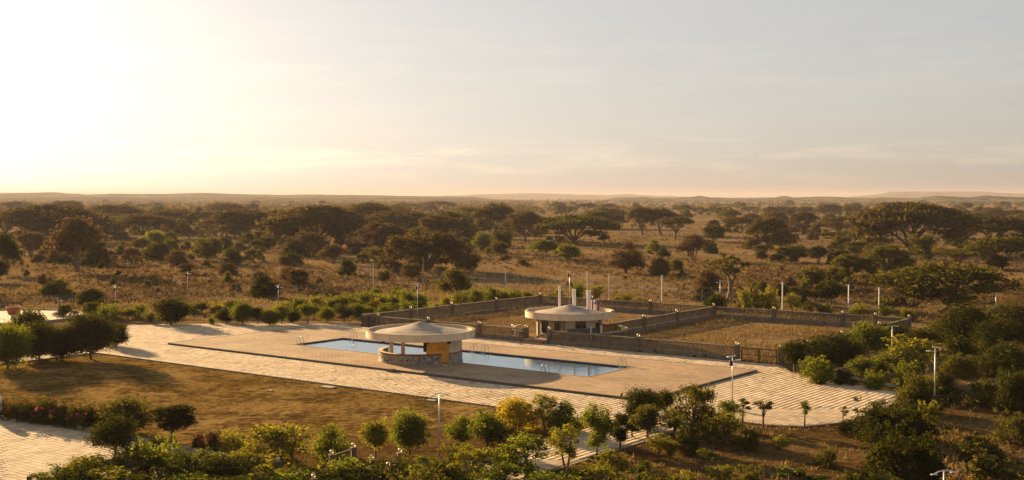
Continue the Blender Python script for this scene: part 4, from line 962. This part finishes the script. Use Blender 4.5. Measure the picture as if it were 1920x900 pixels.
# ---- garden trees, row by row
def row(kind_list, items, tmpl, group, mats=(None,)):
    order = sorted(range(len(items)), key=lambda i: items[i][0])
    for r_, i in enumerate(order):
        it = items[i]; k_ = it[4] if len(it) > 4 and it[4] else kind_list[i % len(kind_list)]; mt = it[5] if len(it) > 5 else mats[i % len(mats)]
        plant(k_, it[0], it[1], it[2], it[3], tmpl % ordinal(r_ + 1), mt, group)
row(['garden_dense', 'garden'], [(455, 608, 563, 42), (483, 607, 572, 32), (505, 609, 572, 36), (528, 607, 566, 32), (548, 604, 572, 28), (577, 605, 563, 38), (612, 603, 574, 32), (645, 602, 568, 34), (668, 596, 562, 34), (690, 594, 572, 28), (425, 604, 570, 34), (395, 607, 590, 16, 'shrub')],
    'rounded garden tree in the row along the far deck edge, %s from left', 'row of garden trees along the far deck edge', ('leaf_green', 'leaf_dark', 'leaf_green'))
row(['shrub'], [(560, 586, 556, 34), (595, 582, 552, 36), (628, 580, 552, 34), (655, 580, 548, 36), (683, 578, 546, 36), (712, 578, 548, 36), (737, 580, 552, 34), (760, 574, 540, 36), (790, 575, 548, 32), (838, 574, 552, 28), (865, 570, 545, 34), (895, 568, 540, 34), (918, 566, 534, 36), (942, 566, 540, 34), (965, 564, 540, 30), (725, 590, 566, 34), (765, 587, 562, 36), (815, 584, 566, 26), (990, 562, 545, 28), (700, 560, 538, 36), (745, 556, 534, 30), (530, 585, 562, 30)],
    'yellow-green shrub in the belt behind the left yard wall, %s from left', 'yellow-green shrub belt behind the yard', ('leaf_green', 'leaf_yellow', 'leaf_green', 'leaf_green'))
row(['shrub', 'garden'], [(125, 592, 568, 40, None, 'leaf_dark'), (170, 590, 562, 34), (205, 598, 568, 40), (240, 600, 574, 36, None, 'leaf_yellow'), (262, 596, 568, 32), (282, 606, 582, 20), (350, 586, 566, 44), (378, 588, 564, 34), (410, 590, 564, 36, None, 'leaf_yellow'), (440, 590, 560, 36), (180, 578, 562, 34, None, 'leaf_dark'), (155, 575, 560, 24, None, 'leaf_dark')],
    'small shrub behind the left end of the deck, %s from left', 'shrubs behind the left end of the deck', ('leaf_green', 'leaf_olive'))
for it in [('garden_dense', 320, 607, 549, 64, 'round dark tree with forked trunk at the far edge of the deck', 'leaf_dark'),
           ('garden_dense', 170, 671, 585, 92, 'dense dark round tree at the left corner of the terrace', 'leaf_dark'),
           ('garden_dense', 219, 649, 598, 46, 'dark tree just right of the dense round one at the terrace', 'leaf_dark'),
           ('garden_dense', 116, 674, 602, 62, 'dark tree left of the dense round one beside the path', 'leaf_dark'),
           ('garden_dense', 74, 678, 602, 66, 'green tree with slim trunk at the side path', 'leaf_dark'),
           ('savanna_tree', 52, 664, 574, 84, 'olive feathery tree before the round plaza', 'leaf_olive'),
           ('garden_dense', 14, 688, 592, 78, 'yellow-green tree at the left border beside the path', 'leaf_green'),
           ('garden', 1490, 693, 630, 56, 'dark tree at the right gate of the yard', 'leaf_dark'),
           ('garden_dense', 1560, 692, 612, 104, 'large dark tree at the near right corner of the yard', 'leaf_dark'),
           ('shrub', 1531, 714, 668, 66, 'round green shrub at the edge of the right terrace', 'leaf_green'),
           ('shrub', 1531, 718, 706, 30, 'small yellow weed clump at the right terrace edge', 'leaf_yellow'),
           ('garden_dense', 1628, 668, 603, 76, 'green tree hiding the right yard wall', 'leaf_green'),
           ('garden', 1614, 716, 662, 44, 'small green tree with thin stem by the garden path', 'leaf_green'),
           ('garden', 1650, 712, 655, 46, 'green tree next to lamp post right of the terrace', 'leaf_green'),
           ('airy', 1706, 708, 612, 92, 'airy yellow-green tree right of the lamp post', 'leaf_yellow'),
           ('garden_dense', 1672, 650, 597, 66, 'dark tree at the far right corner of the yard', 'leaf_dark'),
           ('garden_dense', 1735, 668, 608, 76, 'dark tree behind the airy yellow-green one', 'leaf_dark'),
           ('shrub', 1585, 720, 692, 40, 'low dark shrub at the right terrace edge', 'leaf_dark'),
           ('shrub', 1638, 728, 694, 44, 'low green shrub right of the terrace bed', 'leaf_green'),
           ('shrub', 1700, 724, 676, 56, 'green shrub beside the lamp post foot', 'leaf_green'),
           ('big_bush', 1722, 772, 694, 88, 'feathery olive bush before the near lamp post', 'leaf_olive'),
           ('bush', 1766, 752, 692, 70, 'dark bush right of the near lamp post', 'leaf_dark'),
           ('shrub', 1800, 705, 662, 74, 'yellow olive shrub below the dense dark tree', 'leaf_olive'),
           ('shrub', 1852, 702, 664, 66, 'olive shrub right below the dense dark tree', 'leaf_olive'),
           ('big_bush', 1672, 822, 752, 156, 'big dark rounded bush at right of the terrace, upper one', 'leaf_dark'),
           ('big_bush', 1694, 900, 800, 158, 'big dark rounded bush at lower right', 'leaf_dark'),
           ('scrub', 1835, 860, 815, 90, 'low straggly scrub at lower right', 'leaf_olive'),
           ('scrub', 1870, 905, 845, 100, 'olive scrub in the bottom right corner', 'leaf_olive'),
           ('bush', 1795, 690, 625, 80, 'dark undergrowth bush below the dense dark tree', 'leaf_dark'),
           ('bush', 1850, 760, 706, 76, 'dark bush in the right garden before the edge bushes', 'leaf_olive'),
           ('garden_dense', 1875, 672, 598, 96, 'dark tree crown filling the right edge under the pole', 'leaf_dark'),
           ('garden_dense', 1775, 646, 590, 70, 'olive tree between the yard corner and dense dark tree', 'leaf_olive'),
           ('bush', 1700, 690, 644, 60, 'dark bush between yard corner and lamp post', 'leaf_dark'),
           ('bush', 1610, 812, 775, 70, 'low dark bush skirting the terrace end', 'leaf_dark'),
           ('shrub', 1740, 790, 752, 46, 'yellowish shrub at foot of the near lamp post', 'leaf_yellow'),
           # near garden, left
           ('garden_dense', 243, 808, 736, 100, 'rounded shrub tree with golden top at the flower bed end', 'leaf_olive'),
           ('column', 325, 824, 744, 72, 'dark round tree with bare trunk on the lawn edge', 'leaf_dark'),
           ('garden', 215, 872, 776, 92, 'green tree standing before the lower plaza', 'leaf_dark'),
           ('shrub', 436, 852, 806, 54, 'yellow-green shrub beside red flowers at the kerb', 'leaf_yellow'),
           ('airy', 525, 890, 782, 110, 'tall airy yellow shrub at bottom left of centre', 'leaf_yellow'),
           ('ball', 622, 852, 790, 66, 'round golden-topped shrub at the near lawn edge', 'leaf_green'),
           ('garden', 704, 858, 782, 56, 'small golden-green tree left of the slim lamp post', 'leaf_yellow'),
           ('garden_dense', 768, 850, 766, 70, 'bushy green tree next to the slim lamp post', 'leaf_green'),
           ('garden', 865, 838, 772, 58, 'green tree just right of the slim lamp post', 'leaf_green'),
           ('garden', 914, 848, 762, 66, 'green tree left of the golden clipped shrub', 'leaf_green'),
           ('ball', 966, 800, 733, 78, 'golden clipped round shrub at the terrace edge', 'leaf_gold'),
           ('airy', 1026, 802, 729, 60, 'airy yellow tree right of the golden clipped shrub', 'leaf_yellow'),
           ('ball', 1060, 808, 746, 66, 'dark clipped shrub with golden top by the walkway', 'leaf_green'),
           ('garden', 1119, 856, 743, 56, 'green-crowned tree with long bare stem on the walkway edge', 'leaf_green'),
           ('column', 1163, 842, 764, 36, 'narrow dark column tree on the walkway', 'leaf_dark'),
           ('garden_dense', 1204, 800, 713, 66, 'dark round tree in front of the deck corner', 'leaf_dark'),
           ('garden', 1247, 790, 726, 42, 'smaller dark tree right of the round one at deck corner', 'leaf_dark'),
           ('garden', 1214, 828, 752, 62, 'olive round tree below the dark ones at deck corner', 'leaf_olive'),
           ('airy', 1302, 842, 704, 86, 'tallest airy sapling tree before the right terrace', 'leaf_olive'),
           ('airy', 1362, 826, 760, 66, 'airy yellow-green tree left of the black-box lamp post', 'leaf_yellow'),
           ('garden', 1362, 800, 744, 40, 'small dark tree hugging the black-box lamp post', 'leaf_green'),
           ('airy', 985, 905, 798, 88, 'airy green tree at bottom centre', 'leaf_green'),
           ('airy', 1062, 872, 788, 62, 'thin yellow-green tree on the walkway bottom', 'leaf_yellow'),
           ('column', 1186, 818, 772, 26, 'dark slim column shrub before the terrace', 'leaf_dark'),
           ('airy', 1265, 812, 760, 56, 'pale green airy shrub before the deck corner', 'leaf_green'),
           ]:
    plant(it[0], it[1], it[2], it[3], it[4], it[5], it[6])
row(['sapling'], [(1391, 795, 738, 32), (1431, 800, 742, 36), (1508, 799, 744, 28), (1582, 790, 756, 18)], 'staked sapling on the right terrace edge, %s from left', 'saplings on the right terrace edge', ('leaf_green', 'leaf_yellow'))
row(['airy', 'shrub', 'airy', 'garden'], [(105, 920, 866, 90), (140, 945, 880, 110), (200, 940, 872, 110), (255, 890, 830, 80), (330, 885, 838, 70), (395, 905, 852, 80), (285, 870, 818, 60), (165, 908, 846, 80), (235, 915, 838, 95), (300, 905, 822, 90), (360, 915, 836, 90), (418, 925, 850, 90), (468, 905, 828, 74), (270, 945, 880, 110), (345, 950, 885, 110), (430, 950, 890, 110)],
    'leafy shrub in the bottom left thicket, %s from left', 'bottom left thicket', ('leaf_green', 'leaf_dark', 'leaf_yellow', 'leaf_dark', 'leaf_green'))
row(['airy', 'shrub', 'airy', 'garden'], [(560, 935, 868, 110), (720, 940, 880, 110), (860, 885, 822, 60), (945, 890, 836, 56), (940, 850, 790, 56), (815, 950, 880, 110), (885, 955, 885, 110), (655, 965, 900, 120), (480, 930, 862, 80), (640, 930, 856, 100), (690, 945, 872, 110), (740, 915, 850, 90), (800, 925, 846, 105), (850, 940, 868, 100), (890, 900, 832, 80), (930, 930, 860, 100), (610, 960, 895, 110), (770, 965, 885, 110), (1040, 950, 878, 100)],
    'green shrub in the bottom centre thicket, %s from left', 'bottom centre thicket', ('leaf_green', 'leaf_dark', 'leaf_yellow', 'leaf_green', 'leaf_dark', 'leaf_olive'))
row(['airy', 'sapling', 'shrub'], [(1105, 935, 858, 96), (1020, 930, 868, 80), (1170, 955, 890, 90), (1235, 850, 806, 46), (1275, 835, 772, 50), (1330, 812, 758, 46), (1350, 905, 868, 50), (1530, 930, 885, 60), (1600, 925, 880, 70), (1150, 905, 838, 60), (1200, 925, 858, 70), (1235, 945, 880, 70), (1290, 925, 880, 60), (1325, 880, 836, 40), (1405, 840, 800, 40), (1460, 850, 806, 34), (1480, 925, 868, 60), (1405, 925, 870, 60), (1660, 925, 886, 60), (1335, 850, 796, 44), (1290, 850, 800, 44), (1255, 860, 820, 34), (1120, 880, 850, 34), (1550, 870, 836, 40)],
    'sparse yellow-green sapling in the near right garden, %s from left', 'saplings in the near right garden', ('leaf_yellow', 'leaf_green', 'leaf_olive'))
row(['shrub', 'airy'], [(1395, 582, 540, 32), (1420, 584, 542, 34), (1442, 584, 538, 34), (1490, 586, 544, 34), (1545, 590, 568, 36), (1520, 588, 560, 28), (1612, 592, 568, 40), (1660, 596, 566, 36), (1700, 600, 576, 34), (1050, 562, 538, 22), (1085, 562, 525, 26), (1118, 566, 530, 26), (1168, 568, 548, 34), (1200, 572, 556, 30), (1030, 562, 548, 24)],
    'yellow-green bush behind the back yard wall, %s from left', 'bushes behind the back yard wall', ('leaf_yellow', 'leaf_green', 'leaf_yellow'))
# ---- flowering bed
fr_ = np.random.default_rng(5)
def flowers(t, n, H, W, mat, seed):
    g = np.random.default_rng(seed); az = g.uniform(0, 6.28, n); u = g.uniform(.25, 1, n); r = W / 2 * .8 * np.sqrt(1 - .8 * u * u)
    C = np.stack([r * np.cos(az), r * np.sin(az), H * (.2 + .75 * u)], 1)
    o = bpy.data.objects.new('blossom', leaf_mesh('blossom', C, np.full((n, 3), .15), n * 30, .085, g, M[mat])); link(o, t); o['kind'] = 'stuff'
fb = [(8, 780, 746, 44, 'red'), (34, 784, 744, 50, 'red'), (62, 788, 748, 52, 'pink'), (92, 791, 744, 56, 'pink'), (122, 795, 752, 54, 'pink'), (152, 799, 750, 52, 'pink'), (182, 803, 758, 48, 'pink')]
for i, (px, yb, yt, wp_, cl) in enumerate(fb):
    t = plant('shrub', px, yb, yt, wp_, 'flowering shrub with %s blossoms in the left flower bed, %s from left' % (cl, ordinal(i + 1)), 'leaf_olive' if i % 2 else 'leaf_dark', 'flowering bed at the lower left')
    flowers(t, 9, 2.2, 2.8, 'petal_' + cl, 60 + i)
for i, (px, yb, yt, wp_) in enumerate([(400, 846, 808, 30), (372, 842, 814, 26)]):
    t = plant('shrub', px, yb, yt, wp_, ['shrub with big red blossoms left of the yellow-green kerb shrub', 'small red-flowered shrub at the kerb, left of two'][i], 'leaf_dark'); flowers(t, 14, 2.2, 2.8, 'petal_red', 80 + i); flowers(t, 10, 2.4, 2.8, 'petal_red', 90 + i)

# ---- scattered savanna trees and bushes that nothing tells apart
def in_garden(x, y, m_=0.0):
    a, b = toab(x, y); return (b < 88 + m_) and (-112 - m_ < a < 60) and not (a < -95 and b > 60)
SC = []; sr = np.random.default_rng(31); n = 0
while n < 220:
    px, py = sr.uniform(-80, 2000), 383 + 68 * sr.uniform() ** 1.2
    if px > 930 and sr.uniform() > (0.35 if px < 1450 else 0.6): continue
    x, y = P(px, py); h = sr.uniform(6.5, 12.5); kd = ['acacia', 'acacia', 'dome', 'dome', 'savanna_tree'][sr.integers(5)]; wd = h * sr.uniform(1.2, 1.8) * (0.7 if kd == 'savanna_tree' else 1)
    mt = ['leaf_acacia', 'leaf_olive', 'leaf_olive', 'leaf_tan'][sr.integers(4)]
    SC.append((plant_at(kd, x, y, h, wd, 'hazy acacia on the plain', 'distant acacias of the plain', mt), px, py, mt, kd, 'on the distant plain')); n += 1
n = 0
while n < 295:
    px, py = sr.uniform(-60, 1980), 392 + 190 * sr.uniform() ** 1.15
    if py > 478 and px < 1400 and sr.uniform() < 0.62: continue
    x, y = P(px, py)
    if in_garden(x, y, 4): continue
    kd = ['bush', 'scrub', 'scrub', 'savanna_tree'][sr.integers(4)]; h = {'bush': 2.8, 'scrub': 1.6, 'savanna_tree': 4.2}[kd] * math.exp(sr.normal(0, .3)); wd = h * sr.uniform(1.0, 1.7)
    mt = ['leaf_dark', 'leaf_olive', 'leaf_tan', 'leaf_tan'][sr.integers(4)]
    SC.append((plant_at(kd, x, y, h, wd, 'small thorn bush in the dry grass', 'thorn bushes dotting the savanna', mt), px, py, mt, kd, 'dotting the dry grass')); n += 1

n = 0
while n < 175:
    px, py = sr.uniform(-40, 960) if sr.uniform() < .7 else sr.uniform(1400, 1960), sr.uniform(425, 498)
    x, y = P(px, py); kd = ['bush', 'dome', 'savanna_tree', 'bush'][sr.integers(4)]; h = sr.uniform(2.4, 5.2); wd = h * sr.uniform(1.2, 1.9)
    mt = ['leaf_acacia', 'leaf_olive', 'leaf_tan', 'leaf_dark', 'leaf_acacia'][sr.integers(5)]
    SC.append((plant_at(kd, x, y, h, wd, 'undergrowth bush beneath the acacias', 'undergrowth beneath the acacias', mt), px, py, mt, kd, 'among the acacias')); n += 1
# each scattered plant is told apart by colour, kind, part of the plain and order from the left
cls = {}
for t, px, py, mt, kd, where in SC:
    c_ = {'leaf_acacia': 'brown', 'leaf_olive': 'olive', 'leaf_tan': 'tan', 'leaf_dark': 'dark'}[mt]
    k_ = {'acacia': 'umbrella acacia', 'dome': 'domed acacia', 'savanna_tree': 'bushy tree', 'bush': 'round bush', 'scrub': 'thorn scrub'}[kd]
    dp = 'far' if py < 402 else ('middle' if py < 450 else 'near'); sd = 'left' if px < 640 else ('centre' if px < 1280 else 'right')
    cls.setdefault('%s %s %s, %s %s plain' % (c_, k_, where, dp, sd), []).append((px, t))
for lab, it in cls.items():
    it.sort(key=lambda q: q[0])
    for i, (px, t) in enumerate(it): t['label'] = lab if len(it) == 1 else lab + ', %s from left' % ordinal(i + 1)

# ---- far woodland that reads as one mass
g = np.random.default_rng(77); C, Rd = [], []
while len(C) < 3600:
    d = 1050 * math.exp(g.uniform(0, 1.45)); px = g.uniform(-250, 2170); x = (px - 960) / F * d
    dens = 0.95 if px < 1000 else (0.30 if d < 2100 else 0.8)
    if math.sin(x * .006 + 1.3) * math.cos(d * .004 + x * .002) + g.normal(0, .5) < (0.1 if px > 1000 else -0.6): continue
    if g.uniform() > dens: continue
    h = g.uniform(3.5, 9.5); wd = h * g.uniform(.6, 1.0); C.append((x, d, h * .62)); Rd.append((wd, wd, h * .36))
C = np.array(C); Rd = np.array(Rd)
w_ = np.ones(len(C))
o = bpy.data.objects.new('far_woodland', leaf_mesh('far_woodland', C, Rd, 130000, 2.3, g, M['leaf_acacia'], .6, .5, .7, w_)); link(o)
tag(o, 'hazy far woodland merging along the horizon', 'woodland', None, 'stuff')

g = np.random.default_rng(91); C, Rd = [], []
while len(C) < 9000:
    px = g.uniform(-60, 1980); py = 395 + 175 * g.uniform() ** .8; x, y = P(px, py)
    if in_garden(x, y, 3) or math.sin(x * .05 + 2 * math.sin(y * .02)) + g.normal(0, .6) < .0: continue
    r = g.uniform(.35, 1.3); C.append((x, y, r * .35)); Rd.append((r, r, r * .55))
o = bpy.data.objects.new('low_scrub', leaf_mesh('low_scrub', C, Rd, 130000, .42, g, M['leaf_tan'], .5, .5, .5, np.ones(len(C)))); link(o)
tag(o, 'low brown scrub speckling the dry savanna grass', 'scrub', None, 'stuff')
# ---- grass
def tufts(name, pts, h, spread, blades, mat, g, label, width=0.05):
    n = len(pts); hh = h[:, None] * np.exp(g.normal(0, .3, (n, blades)))
    az = g.uniform(0, 6.28, (n, blades)); r = spread[:, None] * g.uniform(.1, 1, (n, blades))
    bx_ = pts[:, 0, None] + r * np.cos(az); by_ = pts[:, 1, None] + r * np.sin(az)
    a2 = g.uniform(0, 6.28, (n, blades)); ln = hh * g.uniform(.3, 1.2, (n, blades)); wd = width * hh * g.uniform(.7, 1.4, (n, blades)) * 6
    px_, py_ = -np.sin(a2) * wd / 2, np.cos(a2) * wd / 2
    V = np.stack([np.stack([bx_ - px_, by_ - py_, 0 * hh], -1), np.stack([bx_ + px_, by_ + py_, 0 * hh], -1), np.stack([bx_ + ln * np.cos(a2), by_ + ln * np.sin(a2), hh], -1)], 2).reshape(-1, 3)
    o = bpy.data.objects.new(name, fast_mesh(name, V, np.arange(len(V)), 3, mat)); link(o); tag(o, label, 'grass', None, 'stuff')
def wxy(a, b): return np.stack([ORG[0] + a * E1[0] + b * E2[0], ORG[1] + a * E1[1] + b * E2[1]], 1)
def patch(p, s=1.0): return .5 + .25 * np.sin(p[:, 0] * .31 * s + 1.1 * np.sin(p[:, 1] * .13 * s)) + .25 * np.sin(p[:, 1] * .37 * s + 1.7 * np.sin(p[:, 0] * .11 * s))
g = np.random.default_rng(55)
n = 150000; px = g.uniform(-60, 1980, n); py = 425 + (600 - 425) * g.uniform(size=n) ** .8
d = F * CAM_H / (py - 368); pts = np.stack([(px - 960) / F * d, d], 1)
ab_ = np.stack([(pts[:, 0] - ORG[0]) * E1[0] + (pts[:, 1] - ORG[1]) * E1[1], (pts[:, 0] - ORG[0]) * E2[0] + (pts[:, 1] - ORG[1]) * E2[1]], 1)
ok = ~((ab_[:, 0] > -63) & (ab_[:, 0] < 1) & (ab_[:, 1] > 20) & (ab_[:, 1] < 71)) & ~inpoly(ab_, TERR) & ~((ab_[:, 1] > 113) & (ab_[:, 1] < 118)) & (np.hypot(pts[:, 0] - rc[0], pts[:, 1] - rc[1]) > 11.5) & (patch(pts) + g.normal(0, .18, n) > .38)
pts = pts[ok]; pz = patch(pts, .6)
tufts('dry_grass', pts, .18 + .30 * pz, .3 + .3 * pz, 3, M['dry_blade'], g, 'dry golden grass covering the savanna beyond the garden')
n = 16000; ab_ = np.stack([g.uniform(-61, -.5, n), g.uniform(29.3, 69, n)], 1); pts = wxy(ab_[:, 0], ab_[:, 1])
ok = (np.hypot(pts[:, 0] - kx, pts[:, 1] - ky) > 7.7) & (patch(pts) + g.normal(0, .2, n) > .42) & (abs(ab_[:, 0] + 28.7) > .4); pts = pts[ok]; pz = patch(pts, .8)
tufts('dry_grass', pts, .10 + .22 * pz, .4 + .2 * pz, 5, M['dry_blade'], g, 'tall dry grass inside the walled kitchen yard')
n = 26000; ab_ = np.stack([g.uniform(9.3, 60, n), g.uniform(-48, 60, n)], 1); ok = ~inpoly(ab_, TERR); pts = wxy(ab_[ok, 0], ab_[ok, 1]); ok = (patch(pts, 1.5) + g.normal(0, .25, len(pts)) > .5); pts = pts[ok]; pz = patch(pts, .9)
tufts('dry_grass', pts, .10 + .22 * pz, .25 + 0 * pz, 4, M['dry_blade'], g, 'patchy dry grass of the near right garden')
n = 60000; ab_ = np.stack([g.uniform(-66.4, 2.6, n), g.uniform(-36.2, -10.1, n)], 1); pts = wxy(ab_[:, 0], ab_[:, 1]); pz = patch(pts, 1.2); ok = pz + g.normal(0, .35, n) > .3; pts = pts[ok]; pz = pz[ok]
tufts('lawn_grass', pts, .035 + .05 * pz, .14 + 0 * pz, 3, M['lawn_blade'], g, 'short dry lawn grass between the terrace and the flower bed')

# ---- dusty evening air
hz = MB().box(-16000, 16000, -60, 26000, -1.5, 75).build('haze', None); hz['kind'] = 'stuff'; hz['label'] = 'dusty evening haze over the plain'; hz['category'] = 'haze'
m = bpy.data.materials.new('haze_air'); m.use_nodes = True; t = m.node_tree; t.nodes.remove(t.nodes['Principled BSDF'])
pv = t.nodes.new('ShaderNodeVolumePrincipled'); pv.inputs['Color'].default_value = (0.44, 0.41, 0.44, 1); pv.inputs['Density'].default_value = 0.00009; pv.inputs['Anisotropy'].default_value = 0.2
t.links.new(pv.outputs[0], t.nodes['Material Output'].inputs['Volume'])
hz.data.materials.append(m)
